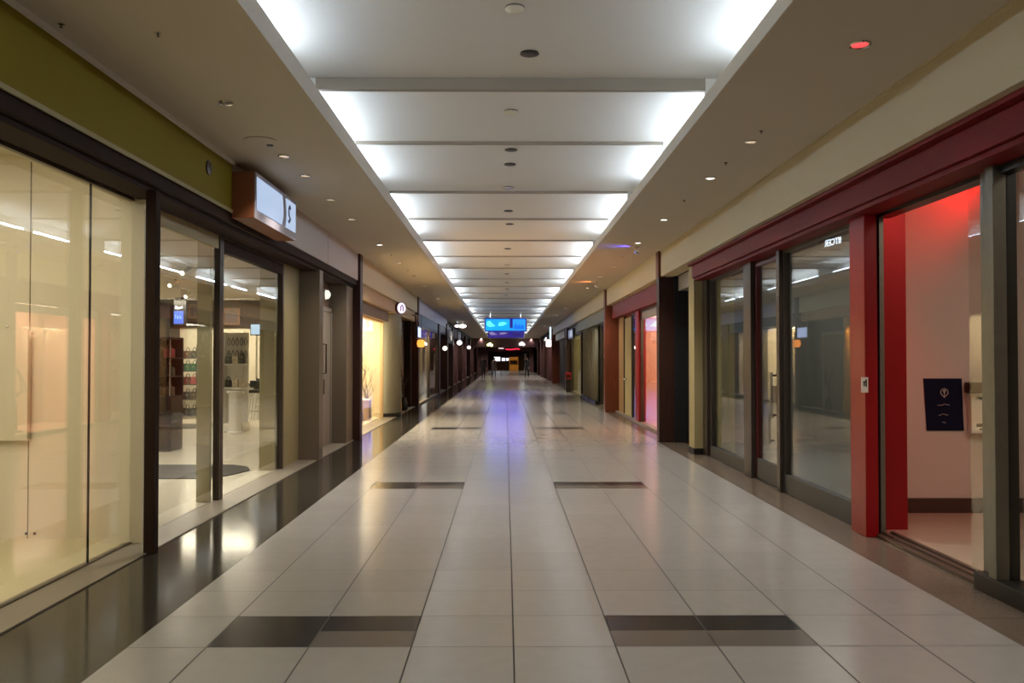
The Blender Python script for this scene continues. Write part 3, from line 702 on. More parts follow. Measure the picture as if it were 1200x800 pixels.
# poster
xa, za = at(1086.5, 503.5, 9.28); xb, zb = at(1130, 441.5, 9.28)
po = thing('poster', 'navy poster with pale crest and script lines on the pink wall', 'poster', (xa + xb) / 2, 9.29, za)
MB().prism([(xa + .012, za), (xb + .012, za), (xb - .008, zb), (xa - .02, zb)], 'Y', 9.286, 9.298).build('board', NAVY, po)
cx, cz = (xa + xb) / 2 - .0, zb - .155
MB().tube([(cx - .035, 9.283, cz + .03), (cx - .04, 9.283, cz - .01), (cx, 9.283, cz - .055), (cx + .04, 9.283, cz - .01), (cx + .035, 9.283, cz + .03)], .005, 5).tube([(cx - .02, 9.283, cz + .045), (cx, 9.283, cz - .02), (cx + .02, 9.283, cz + .045)], .005, 5).tube([(cx, 9.283, cz + .05), (cx, 9.283, cz - .045)], .004, 5).build('crest', PALE, po)
rng = random.Random(4)
for zz, w in ((zb - .29, .15), (zb - .40, .13), (zb - .49, .05)):
    pts = []; n = int(w / .012)
    for i in range(n): pts.append((cx - w / 2 + i * .012 + .0, 9.284, zz + rng.uniform(-.008, .010)))
    MB().tube(pts, .0026, 4).build('script_line', PALE, po)
# letter box / leaflet holder
xa, za = at(1137, 459, 9.2); xb, zb = at(1172, 446, 9.2)
lb = thing('leaflet_holder', 'wall box with dark brown top and white leaflet front beside the navy poster', 'holder', (xa + xb) / 2, 9.25, za - .45)
B(xa, xb + .05, 9.10, 9.298, za, zb).build('top_shelf', SKIRT, lb, bevel=.012)
B(xa + .03, xa + .25, 9.20, 9.298, za - .44, za).build('leaflet_panel', WHITE, lb, bevel=.004)
B(xa + .275, xb + .04, 9.16, 9.298, za - .46, za).build('side_post', SKIRT, lb, bevel=.006)
MB().box(xa + .085, xa + .185, 9.196, 9.2, za - .07, za - .045).box(xa + .08, xa + .15, 9.196, 9.2, za - .37, za - .33).box(xa + .11, xa + .19, 9.196, 9.2, za - .40, za - .385).build('print', INK, lb)

# glazed shop front: big pane, door, small pane
S('wall_right', B(3.87, 3.95, 8.50, 9.4, 0, 4.0), PINKW)
window('window_7', [('frame', frame_mb(3.53, 8.42, 10.70, .22, 3.09, .045, .08), ALUD, .004), ('plinth', B(3.49, 3.60, 8.40, 10.72, 0, .235), CHAR, .008), ('glass', B(3.524, 3.536, 8.46, 10.66, .235, 3.05), GLASS_DIM, 0)])
S('wall_right', B(3.44, 3.58, 10.70, 10.82, 0, 3.09), ALUD, bevel=.006); S('wall_right', B(3.44, 3.60, 11.95, 12.32, 0, 3.09), ALUD, bevel=.006)
d3 = struct(empty('door_3', 3.55, 11.4, 0))
DOORRED = mat('dark_red_metal', (84, 26, 28), .35, metal=.3, var=.1)
MB().box(3.50, 3.56, 10.82, 10.88, .02, 3.06).box(3.50, 3.56, 11.87, 11.95, .02, 3.06).box(3.50, 3.56, 10.88, 11.87, 3.0, 3.06).build('frame', DOORRED, d3, bevel=.004)
B(3.50, 3.56, 10.88, 11.87, .02, .30).build('kick_rail', CHAR, d3, bevel=.004)
B(3.524, 3.536, 10.88, 11.87, .30, 3.0).build('glass', GLASS_DIM, d3)
for (z0, z1, yy) in ((.92, 1.52, 11.02), (.58, .98, 11.10)):
    MB().tube([(3.50, yy, z0 + .04), (3.44, yy, z0 + .04), (3.44, yy, z0), (3.44, yy, z1), (3.44, yy, z1 - .04), (3.50, yy, z1 - .04)], .015, 8).build('handle', CHROME, d3, smooth=True)
B(3.488, 3.50, 10.98, 11.16, 1.12, 1.34).build('lock_plate', BLACK, d3)
window('window_8', [('frame', frame_mb(3.53, 12.32, 14.55, .18, 3.09, .05, .08), ALUD, .004), ('plinth', B(3.49, 3.60, 12.32, 14.6, 0, .19), CHAR, .008), ('glass', B(3.524, 3.536, 12.37, 14.5, .19, 3.05), GLASS_DIM, 0)])
S('wall_right', B(3.60, 3.88, 14.44, 14.54, 0, 3.1), OLIVE_P)
S('wall_right', B(3.29, 3.95, 14.87, 15.30, 0, 3.38), OLIVE_P, bevel=.006); S('baseboard_right', B(3.275, 3.97, 14.85, 15.32, 0, .11), BLACK, bevel=.004)
S('wall_right', B(3.44, 3.6, 14.58, 14.87, 0, 3.09), ALUD)
# dim interior
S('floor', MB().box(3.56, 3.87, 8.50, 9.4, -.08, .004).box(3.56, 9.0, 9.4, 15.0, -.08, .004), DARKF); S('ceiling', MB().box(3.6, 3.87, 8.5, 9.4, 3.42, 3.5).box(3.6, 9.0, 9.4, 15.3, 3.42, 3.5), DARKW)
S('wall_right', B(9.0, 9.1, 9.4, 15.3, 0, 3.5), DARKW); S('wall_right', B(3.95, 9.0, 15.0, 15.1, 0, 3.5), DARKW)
area(6.6, 12.3, 3.41, 3.6, 4.2, 60, (255, 250, 240))
# hanging letters seen from behind (mirrored)
hs = thing('letter_sign', 'small glowing white letter sign high behind the large right pane', 'sign', 4.0, 10.6, 3.0)
xh, zh = at(975, 279, 10.6)
B(xh - .13, xh + .13, 10.62, 10.635, zh - .10, zh + .10).build('carrier', CHAR, hs)
lt = bpy.data.curves.new('letters', 'FONT'); lt.body = 'IITCER'; lt.align_x = 'CENTER'; lt.align_y = 'CENTER'; lt.size = .115; lt.extrude = .006; lt.offset = .002
lo = bpy.data.objects.new('letters_tmp', lt); COL.objects.link(lo)
dg = bpy.context.evaluated_depsgraph_get(); me = bpy.data.meshes.new_from_object(lo.evaluated_get(dg)); bpy.data.objects.remove(lo)
hl = parent_loc(hs); nv = [(-v.co.x * .62, 0 - v.co.z, v.co.y) for v in me.vertices]
me2 = bpy.data.meshes.new('letters')
ccx, ccz = sum(v[0] for v in nv) / len(nv), sum(v[2] for v in nv) / len(nv)
me2.from_pydata([(x - ccx + xh - hl.x, y + 10.61 - hl.y, z - ccz + zh * (1 - K * 10.6) - hl.z + (x - ccx) * .25) for x, y, z in nv], [], [tuple(p.vertices) for p in me.polygons])
me2.materials.append(glow('letter_white', (226, 236, 250), 2.2)); l2 = bpy.data.objects.new('letters', me2); COL.objects.link(l2); l2.parent = hs
MB().tube([(xh - .1, 10.627, zh + .10), (xh - .1, 10.627, 3.42)], .005, 5).tube([(xh + .1, 10.627, zh + .10), (xh + .1, 10.627, 3.42)], .005, 5).build('hangers', CHROME, hs)

# dark recess between the cream pilaster and the brown column
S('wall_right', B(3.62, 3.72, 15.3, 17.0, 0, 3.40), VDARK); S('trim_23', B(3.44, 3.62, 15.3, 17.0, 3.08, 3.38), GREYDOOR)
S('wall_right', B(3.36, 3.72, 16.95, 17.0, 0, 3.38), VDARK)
pillar(1, 17.0, 17.28, COLDK, 3.06, 3.40, 3.36); S('wall_right', B(3.05, 3.2, 17.0, 17.28, 3.36, SOF), COLBR)

# =================================================================== RIGHT: PEACH DISPLAY SHOP 17.3 .. 26.4
S('wall_right', B(XR, XR + .3, 17.28, 26.2, 3.38, SOF), BEIGE)
S('trim_24', B(3.26, 3.60, 17.28, 26.2, 2.96, 3.38), DKRED, bevel=.006)
S('trim_25', B(3.36, 3.56, 17.28, 26.2, 0, .06), STONE)
window('window_9', [('frame', frame_mb(3.46, 17.3, 21.6, .06, 2.96, .05, .08), ALUD, .003), ('head', B(3.44, 3.48, 17.35, 21.55, 2.72, 2.9), GREYDOOR, 0), ('glass', B(3.454, 3.466, 17.35, 21.55, .06, 2.9), GLASS, 0)])
S('wall_right', B(3.36, 3.56, 21.6, 22.1, .06, 2.96), RED, bevel=.02)
window('window_10', [('frame', frame_mb(3.46, 22.1, 23.2, .06, 2.96, .05, .08), ALUD, .003), ('glass', B(3.454, 3.466, 22.15, 23.15, .06, 2.9), GLASS, 0)])
d4 = struct(empty('door_4', 3.5, 24, 0))
B(3.46, 3.50, 23.3, 24.75, .06, 2.9).build('leaf', OLIVE_P, d4, bevel=.004); MB().box(3.44, 3.52, 23.2, 23.3, .06, 2.96).box(3.44, 3.52, 24.75, 24.85, .06, 2.96).build('frame', DKBROWN, d4)
MB().sphere((3.41, 24.35, 1.10), .045, 12, 8).tube([(3.46, 24.35, 1.10), (3.41, 24.35, 1.10)], .018, 8).build('knob', CHROME, d4, smooth=True)
S('wall_right', B(3.44, 3.56, 24.85, 25.9, .06, 2.96), mat('ochre_jamb', (140, 108, 70), .5, var=.08))
pillar(1, 26.1, 26.45, COLBR, 3.04, 3.5)
S('wall_right', B(4.9, 5.0, 17.0, 26.3, 0, 3.2), PEACH); S('wall_right', B(3.5, 5.0, 21.75, 21.85, 0, 3.2), PEACH)
S('wall_right', B(3.72, 5.0, 17.0, 17.1, 0, 3.2), PEACH); S('floor', B(3.56, 5.0, 17.0, 26.3, -.08, .06), PEACH); S('ceiling', B(3.5, 5.0, 17.0, 26.3, 3.02, 3.1), PEACH)
S('wall_right', B(3.6, 5.0, 26.2, 26.3, 0, 3.2), PEACH)
area(4.2, 19.4, 3.01, .9, 3.6, 90, (255, 218, 194)); area(4.2, 23.6, 3.01, .6, 2.6, 14, (240, 226, 210))
twigs(3.74, 17.95, .06, 2.6, SILVER, 'tall silvery twigs with baubles in the peach window by the brown column', 31, 'window decorations', berries=WHITE)
twigs(3.7, 22.6, .06, 2.3, SILVER, 'silvery twigs with red baubles in the narrow pane by the red post', 33, 'window decorations', berries=BAGC['red'])
# reindeer-like wire ornament: plain branch stag head shape is a small branch sculpture on a stand
br = thing('branch_sculpture', 'curled brown branch sculpture on a stand in the peach window', 'decoration', 3.85, 18.7, .06)
MB().lathe([(.14, .0), (.14, .03), (.03, .05), (.02, .7)], 3.85, 18.7, .06, 14).build('stand', CHAR, br, smooth=True)
mb = MB()
for s_, r_ in ((1, .36), (-1, .28), (1, .2)):
    mb.tube([(3.85 - .02 * s_, 18.7 + s_ * r_ * math.sin(t * .55), .80 + .10 * t + r_ * .3 * math.cos(t)) for t in range(7)], [.03 - .0035 * t for t in range(7)], 6)
mb.build('branch', TWIG, br, smooth=True)

# =================================================================== GENERIC FARTHER SHOPS
WN = [11]; DN = [5]
def shop(side, y0, y1, wall, light, rgb, depth=1.8, head=2.95, fr=ALUD, panes=1, glass=GLASS, floor_m=None, gx=3.42):
    s = -1 if side < 0 else 1
    xg = s * gx; xb = s * (3.42 + depth); nm = 'wall_left' if s < 0 else 'wall_right'
    for i in range(panes):
        a = y0 + (y1 - y0) * i / panes; b = y0 + (y1 - y0) * (i + 1) / panes
        window(f'window_{WN[0]}', [('frame', frame_mb(xg, a, b, .03, head, .06, .1), fr, 0), ('glass', B(xg - .006, xg + .006, a + .06, b - .06, .03, head - .06), glass, 0)]); WN[0] += 1
    x2 = s * 3.48
    S(nm, B(xb, xb + s * .08, y0 - .05, y1 + .05, 0, 3.1), wall); S(nm, B(x2, xb, y0 - .1, y0, 0, 3.1), wall); S(nm, B(x2, xb, y1, y1 + .1, 0, 3.1), wall)
    S('floor', B(s * 3.47, xb, y0, y1, -.08, .03), floor_m or wall); S('ceiling', B(s * 3.47, xb, y0, y1, head + .02, 3.1), wall)
    S('trim_26', B(s * 3.30, s * 3.50, y0, y1, head, 3.40), fr)
    if light: area(s * (3.5 + depth * .45), (y0 + y1) / 2, head - .03, depth * .6, (y1 - y0) * .8, light, rgb)
def fascia(side, y0, y1, m):
    s = -1 if side < 0 else 1
    S('wall_left' if s < 0 else 'wall_right', B(s * 3.04, s * 3.34, y0, y1, 3.36, SOF), m)
def drape(x, y0, y1, z1, m, label, group='drapes in the right hand shop', amp=.05, wave=.22):
    pts = []; n = max(6, int((y1 - y0) / .055))
    for i in range(n + 1):
        y = y0 + (y1 - y0) * i / n; pts.append((x + amp * math.sin((y - y0) / wave * 2 * PI), y))
    mb = MB()
    for (xa, ya), (xb, yb) in zip(pts, pts[1:]):
        mb.quad((xa, ya, .03), (xb, yb, .03), (xb * .5 + .5 * xb, yb, z1), (xa, ya, z1))
    o = mb.build('drape', m, smooth=True); so = o.modifiers.new('thick', 'SOLIDIFY'); so.thickness = .012
    return tag(o, label, 'curtain', group)

# right: drape shop 26.5..38
fascia(1, 26.45, 38.0, BEIGE); fascia(1, 38.05, 45.0, WHITEF); fascia(1, 45.05, 54.8, WHITEF)
S('trim_26', B(3.16, 3.42, 26.45, 37.9, 2.95, 3.36), GREYGR)
shop(1, 26.6, 30.4, mat('silver_grey_wall', (176, 170, 150), .6), 34, (236, 226, 200), 1.4)
twigs(3.75, 27.6, .03, 2.5, SILVER, 'tall silver twigs with white baubles in the window beside the orange brown column', 41, 'window decorations', berries=WHITE)
twigs(3.75, 29.2, .03, 2.0, SILVER, 'silver twigs with white baubles in the window beside the grey drapes', 43, 'window decorations', berries=WHITE)
for i, (a, b) in enumerate(((30.55, 32.7), (33.1, 35.7))):
    drape(3.30, a, b, 2.95, DRAPE, ('long grey green drape beside the silver twig window' if i == 0 else 'long grey green drape farther along, next to the pale display'))
S('wall_right', B(3.45, 3.6, 30.4, 38.0, 0, 3.36), GREYBR)
S('trim_27', MB().box(3.20, 3.40, 30.5, 32.8, 0, .12).box(3.20, 3.40, 33.05, 35.8, 0, .12), BLACK)
shop(1, 38.2, 43.6, mat('pale_display_wall', (190, 180, 140), .6), 60, (240, 226, 180), 1.5)
twigs(3.7, 39.4, .03, 1.8, TAN, 'yellowish dried stems in the pale display past the drapes', 47, 'window decorations')
lsn = thing('display_sign', 'pale blue lit square sign above the pale display past the drapes', 'sign', 3.2, 41.5, 2.95)
B(3.18, 3.30, 40.4, 43.2, 2.72, 3.25).build('casing', CHAR, lsn); B(3.168, 3.18, 40.5, 43.1, 2.78, 3.19).build('lit_face', glow('dim_blue_face', (150, 158, 196), .5), lsn)
MB().box(3.160, 3.168, 40.6, 40.9, 2.82, 3.12).box(3.160, 3.168, 41.4, 41.7, 2.82, 3.12).build('symbol', glow('white_symbol', (220, 226, 240), .9), lsn)
# black recess, red topped bin
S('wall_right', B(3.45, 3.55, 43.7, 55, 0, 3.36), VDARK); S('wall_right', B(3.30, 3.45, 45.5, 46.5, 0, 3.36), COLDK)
S('trim_27', B(3.2, 3.45, 46.5, 54.5, 2.92, 3.36), GREYDOOR)
bn = thing('litter_bin', 'square black litter bin with red hood against the right frontage', 'bin', 3.0, 41.0, 0)
B(2.88, 3.14, 40.87, 41.13, .02, .66).build('body', BLACK, bn, bevel=.02)
B(2.87, 3.15, 40.86, 41.14, .66, 1.0).build('hood', RED, bn, bevel=.04)
B(2.90, 3.12, 40.89, 41.11, 0, .02).build('foot', CHAR, bn)
B(2.93, 3.09, 40.845, 40.862, .74, .88).build('flap', BLACK, bn)
S('wall_right', B(3.12, 3.45, 43.7, 44.7, 0, 3.36), COLDK)
pillar(1, 54.8, 55.3, COLBR, 2.98, 3.5, 3.7)

# left: glass shop 29.6 .. 44.5
fascia(-1, 29.56, 36.5, LITF); fascia(-1, 36.54, 44.4, LITF)
S('trim_26', B(-3.4, -3.06, 29.56, 44.4, 2.98, 3.36), BRFRAME)
S('trim_28', B(-3.5, -3.04, 29.6, 44.4, .012, .06), STONE)
shop(-1, 29.7, 34.2, mat('greyish_display_wall', (186, 178, 160), .6), 110, (255, 236, 206), 1.2, gx=3.1)
shop(-1, 34.4, 38.4, mat('linen_wall', (190, 178, 158), .6), 40, (255, 236, 210), 1.2, gx=3.1)
ls = thing('hanging_sign', 'bluish white lit sign just before the second left column', 'sign', -2.93, 28.5, 2.4)
B(-2.98, -2.88, 28.0, 29.0, 2.40, 2.82).build('casing', CHAR, ls, bevel=.01)
B(-2.88, -2.868, 28.05, 28.95, 2.44, 2.78).build('lit_face', glow('window_sign_face', (190, 206, 250), 1.6), ls)
MB().tube([(-2.93, 28.2, 2.82), (-2.93, 28.2, 3.2), (-3.12, 28.2, 3.2)], .02, 6).tube([(-2.93, 28.8, 2.82), (-2.93, 28.8, 3.2), (-3.12, 28.8, 3.2)], .02, 6).build('hanger', CHROME, ls)
ln = thing('lantern', 'small orange glowing lantern below the bluish white sign', 'lantern', -2.9, 29.0, 2.0)
MB().lathe([(.001, 0), (.11, .02), (.14, .14), (.11, .26), (.001, .28)], -2.88, 29.05, 2.10, 14).build('shade', glow('orange_glow', (255, 150, 60), 2.0), ln, smooth=True)
MB().tube([(-2.88, 29.05, 2.38), (-2.88, 29.05, 3.2), (-3.0, 29.3, 3.22)], .01, 6).build('cord', BLACK, ln)
dress_form(-3.7, 30.4, .03, CHAR, 'dress form in dark clothes in the first window past the second left column')
LINEN = mat('linen_drape', (206, 192, 164), .8, var=.1)
area(-3.24, 32.7, 2.86, .2, 2.3, 150, (255, 226, 180), (0, math.radians(50), 0))  # lamps here and below added to brighten the drapes and near display
area(-3.24, 30.3, 2.4, .2, .8, 50, (255, 216, 160), (0, math.radians(60), 0))
for i, (a, b) in enumerate(((31.6, 32.5), (32.8, 33.8), (34.8, 36.0), (36.4, 37.6))):
    drape(-3.85 if i < 2 else -3.6, a, b, 2.9, LINEN, ('first', 'second', 'third', 'fourth')[i] + ' cream drape past the second left column', 'drapes in the left hand windows')
pillar(-1, 38.5, 39.4, COLDK, 3.0, 3.46, 3.36)
shop(-1, 39.5, 43.5, MAROON, 10, (255, 210, 170), 1.2)
dress_form(-3.75, 40.5, .03, BAGC['cream'], 'dress form in pale clothes in the maroon window'); dress_form(-3.75, 42.3, .03, BAGC['black'], 'dress form in black clothes in the maroon window')
pillar(-1, 43.6, 44.6, COLDK, 2.98, 3.46, 3.6)

# far runs, both sides, alternating dark shops, pillars and a few lit displays
far = [(-1, 44.7, 49.0, 'd'), (-1, 49.0, 50.0, 'p'), (-1, 50.0, 53.5, 'g'), (-1, 53.5, 54.2, 'q'), (-1, 54.2, 59.5, 'g'), (-1, 59.5, 60.2, 'p'), (-1, 60.2, 65.0, 'g'), (-1, 65.0, 66.0, 'q'),
       (-1, 66.0, 73, 'd'), (-1, 73, 74, 'p'), (-1, 74, 80, 'g'), (-1, 80, 81, 'q'), (-1, 81, 90, 'd'), (-1, 90, 91, 'p'), (-1, 91, 110, 'd'),
       (1, 55.3, 58.0, 'w'), (1, 58.0, 61.5, 'g'), (1, 61.5, 62.2, 'q'), (1, 62.2, 67.0, 'g'), (1, 67, 67.8, 'p'), (1, 67.8, 73.0, 'g'), (1, 73, 74, 'q'), (1, 74, 81, 'g'), (1, 81, 82, 'p'), (1, 82, 92, 'd'), (1, 92, 93, 'p'), (1, 93, 110, 'd')]
GREYW = mat('grey_shop_wall', (140, 128, 126), .6)
for s, a, b, k in far:
    nm = 'wall_left' if s < 0 else 'wall_right'
    if k == 'd':
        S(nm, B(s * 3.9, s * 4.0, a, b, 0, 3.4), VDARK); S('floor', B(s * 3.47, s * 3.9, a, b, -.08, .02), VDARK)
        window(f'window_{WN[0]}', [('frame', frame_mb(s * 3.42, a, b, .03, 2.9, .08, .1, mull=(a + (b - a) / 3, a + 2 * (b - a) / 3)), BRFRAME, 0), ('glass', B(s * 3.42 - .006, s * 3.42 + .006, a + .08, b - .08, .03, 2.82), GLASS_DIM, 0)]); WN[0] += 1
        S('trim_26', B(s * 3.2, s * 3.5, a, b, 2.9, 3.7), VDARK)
    elif k in 'pq':
        pillar(s, a, b, COLDK if k == 'p' else MAROON, 3.02, 3.5, 3.6)
    elif k == 'g':
        shop(s, a, b, GREYW, 50, (255, 226, 216), 1.2, panes=2)
        S('trim_26', B(s * 3.2, s * 3.5, a, b, 3.4, 3.7), MAROON)
        dress_form(s * 3.8, a + 1.0, .03, BAGC['cream'], f'pale dress form behind far {"left" if s < 0 else "right"} glass, {round(a)} metres down the hall', 'dress forms far down the hall')
        dress_form(s * 3.8, b - 1.0, .03, BAGC['black'], f'dark dress form behind far {"left" if s < 0 else "right"} glass, {round(b)} metres down the hall', 'dress forms far down the hall')
    else:
        S(nm, B(s * 3.3, s * 3.5, a, b, 0, 3.7), PINKW)
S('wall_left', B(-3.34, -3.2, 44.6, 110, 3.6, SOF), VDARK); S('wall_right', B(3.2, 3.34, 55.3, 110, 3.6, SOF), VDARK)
S('wall_left', B(-3.36, -3.06, 52.0, 58.5, 3.05, 3.62), mat('pale_awning', (150, 148, 158), .5))

# projecting lit signs far down the hall
def blade(x, y, z, r, m, label, rgb, st, shape='round'):
    b = thing('projecting_sign', label, 'sign', x, y, z - r, 'projecting signs down the hall')
    s = -1 if x < 0 else 1
    if shape == 'round':
        MB().lathe([(r, 0), (r, .12)], x, y, z, 24, axis='Y').build('casing', CHAR, b, smooth=True)
        MB().lathe([(r * .94, -.012), (r * .94, -.001)], x, y, z, 24, axis='Y').build('lit_face', glow(f'blade_{round(y)}_{round(z*10)}', rgb, st), b)
    else:
        B(x - r * .7, x + r * .7, y, y + .5, z - r, z + r).build('casing', mat('blade_side', (190, 120, 96), .5), b, bevel=.05)
        B(x - r * .62, x + r * .62, y - .012, y - .001, z - r * .92, z + r * .92).build('lit_face', glow(f'blade_{round(y)}_{round(z*10)}', rgb, st), b)
    MB().tube([(x, y + .06, z), (s * 3.25, y + .06, z)], .03, 6).build('arm', BLACK, b)
    return b
def blade_px(px, py, Y, r, label, rgb, st, shape='round'):
    x, z = at(px, py, Y); return blade(x, Y, z / (1 - K * Y), r, None, label, rgb, st, shape)
blade_px(538.5, 401.5, 52, .16, 'round white lit sign on the left, nearer of the two round ones', (255, 244, 240), 4)
blade_px(549.5, 407, 63, .14, 'round white lit sign on the left, farther of the two round ones', (255, 236, 226), 4)
blade_px(521.5, 408, 42, .13, 'small cream lit sign low on the left above the maroon window', (240, 226, 200), 2)
blade_px(643, 402, 54.5, .26, 'white and salmon lantern shaped sign on the right', (255, 238, 232), 4, 'lantern')
pb = thing('light_pipe', 'thin pale upright lit pipe above the salmon lantern sign', 'sign', 2.9, 54.8, 2.9)
xq, zq = at(645, 393, 54.8); MB().tube([(xq, 54.8, zq), (xq, 54.8, zq + .85)], .06, 8).build('tube', glow('pipe_glow', (190, 205, 220), 1.6), pb); B(xq - .08, xq + .08, 54.72, 54.88, zq + .85, zq + .93).build('cap', CHAR, pb)
pb2 = thing('zigzag_sign', 'white zigzag lit sign beside the salmon lantern sign', 'sign', 2.6, 55.0, 2.7)
xq, zq = at(640.3, 395, 55.2); MB().tube([(xq, 55.2, zq + .2), (xq - .1, 55.2, zq + .05), (xq + .1, 55.2, zq - .1), (xq - .02, 55.2, zq - .25)], .05, 6).build('tube', glow('zig_glow', (230, 240, 240), 2.5), pb2)
B(xq - .16, xq + .16, 55.26, 55.3, zq - .3, zq + .4).build('back_plate', CHAR, pb2)
# shop-name marks on the far left fascias (pale outlines)
ar = thing('fascia_sign', 'pale arched emblem on a dark fascia beyond the boards tinted for purple light', 'sign', -3.1, 45.5, 3.0)
x_, z_ = at(531, 387, 46)
for k in range(3): MB().tube([(-2.99, 45.2 + k * .9, 2.75), (-2.99, 45.4 + k * .9, 3.2), (-2.99, 45.7 + k * .9, 3.3), (-2.99, 46.0 + k * .9, 3.05)], .04, 6).build('stroke', WHITE, ar)
B(-3.2, -3.03, 45.0, 48.2, 2.62, 3.5).build('board', CHAR, ar)

# =================================================================== CEILING FITTINGS
def downlight_proto(name, lamp_m, r=.055):
    t = empty(name, 0, 0, 0)
    MB().lathe([(r, -.006), (r * 1.25, -.012), (r * 1.35, -.004), (r * 1.35, .0)], 0, 0, 0, 20).build('ring', CHROME, t, smooth=True, slope=False)
    MB().lathe([(r * 1.0, -.006), (r * .8, -.001), (.001, -.0005)], 0, 0, 0, 20).build('lamp', lamp_m, t, smooth=True, slope=False)
    return t
LIT = glow('lit_lamp', (255, 250, 240), 7); DIM = mat('unlit_reflector', (58, 54, 50), .3, metal=.5, var=0); REDL = glow('red_lamp', (255, 84, 84), 1.8); WARML = glow('dim_lamp', (255, 226, 190), 1.0)
ORD = ['nearest', 'second', 'third', 'fourth', 'fifth', 'sixth', 'seventh', 'eighth', 'ninth', 'tenth', 'eleventh', 'twelfth', 'thirteenth', 'fourteenth', 'fifteenth', 'sixteenth', 'seventeenth', 'eighteenth']
protos = {}
def downlight(x, y, kind, label, group):
    lm = {'lit': LIT, 'dark': DIM, 'red': REDL, 'dim': WARML}[kind]
    if kind not in protos: o = protos[kind] = downlight_proto('recessed_downlight', lm, (.058 if kind == 'red' else .048))
    else: o = copy_tree(protos[kind])
    o.location = (x, y, SOF * (1 - K * y) - .0005); tag(o, label, 'ceiling light', group)
right = [(5.87, 'red'), (8.5, 'dim'), (10.2, 'lit'), (13.2, 'lit'), (15.8, 'lit'), (19.6, 'dark'), (22.2, 'dim'), (25.6, 'lit'), (30.5, 'dim'), (35.0, 'dark'), (41, 'dim'), (47, 'lit'), (53, 'dim')]
desc = {'red': 'glowing red', 'dim': 'faintly lit', 'lit': 'brightly lit', 'dark': 'unlit dark'}
for i, (y, k) in enumerate(right): downlight(2.46, y, k, f'{desc[k]} recessed downlight, {ORD[i]} one along the right ceiling strip', 'downlights in the right ceiling strip')
left = [(7.24, 'dark'), (9.13, 'dim'), (10.1, 'dim'), (11.6, 'dim'), (13.2, 'dim'), (16.1, 'lit'), (19.0, 'dim'), (22.0, 'dark'), (25, 'dark'), (30, 'lit'), (34, 'dim'), (40, 'dark'), (47, 'dim')]
for i, (y, k) in enumerate(left): downlight(-2.38, y, k, f'{desc[k]} recessed downlight, {ORD[i]} one along the left ceiling strip', 'downlights in the left ceiling strip')
for x, ys in ((2.46, right), (-2.38, left)):
    for y, k in [(-1.5, 'dim'), (2.4, 'dim')] + ys + [(60, 'dim'), (67, 'dim'), (74, 'dim'), (82, 'dim'), (90, 'dim'), (100, 'dim')]:  # spots beyond the listed downlights are added fill, without fixtures
        if k == 'red': k = 'dim'
        if k != 'dark' and y < 60 or y > 60: spot(x, y, (SOF - .03) * (1 - K * y), x * .9, y, 0, ({'lit': 150, 'dim': 92}[k] if y < 58 else 230), (255, 248, 238), 112, 1.0, .05)
# tilted coloured lamps that wash the soffit
def tilt(x, y, rgb, col_m, p, label):
    t = thing('tilted_spotlight', label, 'ceiling light', x, y, SOF - .1)
    MB().lathe([(.05, -.02), (.05, 0)], x, y, SOF, 14).build('base', CHROME, t)
    MB().tube([(x, y, SOF - .02), (x, y, SOF - .12)], .01, 6).build('stem', CHROME, t)
    MB().tube([(x + .04, y, SOF - .145), (x - .04, y, SOF - .115)], .026, 12).build('head', CHROME, t, smooth=True)
    MB().tube([(x - .041, y, SOF - .1146), (x - .046, y, SOF - .113)], .022, 12).build('lamp', col_m, t)
    z = (SOF - .115) * (1 - K * y)
    spot(x - .06, y, z, x - .62, y, z + .115, p * 3.2, rgb, 100, 1.0, .03)
tilt(2.52, 16.3, (90, 80, 255), glow('blue_lamp', (120, 120, 255), 2), 3.2, 'blue tinted tilted spotlight on the right ceiling strip near the dark recess')
tilt(2.52, 23.6, (255, 150, 90), glow('amber_lamp', (255, 180, 120), 2), 4.5, 'amber tilted spotlight on the right ceiling strip before the orange brown column')
# sprinkler heads, detectors
def sprinkler(x, y, z, label, group):
    if 'spr' not in protos:
        o = protos['spr'] = empty('sprinkler_head', 0, 0, 0)
        MB().lathe([(.04, 0), (.04, -.008), (.015, -.014)], 0, 0, 0, 14).build('escutcheon', CHROME, o, slope=False)
        MB().tube([(0, 0, -.01), (0, 0, -.04)], .008, 6).lathe([(.022, -.045), (.022, -.04)], 0, 0, 0, 12).build('deflector', BLACK, o, slope=False)
    else: o = copy_tree(protos['spr'])
    o.location = (x, y, z * (1 - K * y)); o.scale = (.55, .55, .55); tag(o, label, 'sprinkler', group)
for i, (x, y) in enumerate(((-2.33, 5.7), (-2.9, 5.55), (-2.36, 17.6), (-2.36, 20.6), (-2.36, 27.5))):
    sprinkler(x, y, SOF - .001, ('small sprinkler head near the olive fascia', 'tiny sprinkler head closest to the olive fascia top', 'sprinkler head in left ceiling strip above the first brown pillar', 'sprinkler head in left ceiling strip over the warm window', 'sprinkler head in left ceiling strip over the second left door')[i], 'sprinkler heads in the left ceiling strip')
for i, y in enumerate((8.09, 9.4, 11.6, 17.8)):
    sprinkler(2.44, y, SOF - .001, f'small sprinkler head, {ORD[i]} one along the right ceiling strip', 'sprinkler heads in the right ceiling strip')
acc = thing('access_panel', 'round flush access cover in the left ceiling strip above the sign', 'cover', -2.45, 8.55, SOF - .01)
MB().lathe([(.16, 0), (.165, -.006), (.15, -.008), (.001, -.008)], -2.45, 8.5, SOF, 28).build('disc', SOFFIT, acc, smooth=True)
B(-2.42, -2.36, 8.62, 8.66, SOF - .02, SOF - .008).build('catch', BLACK, acc)
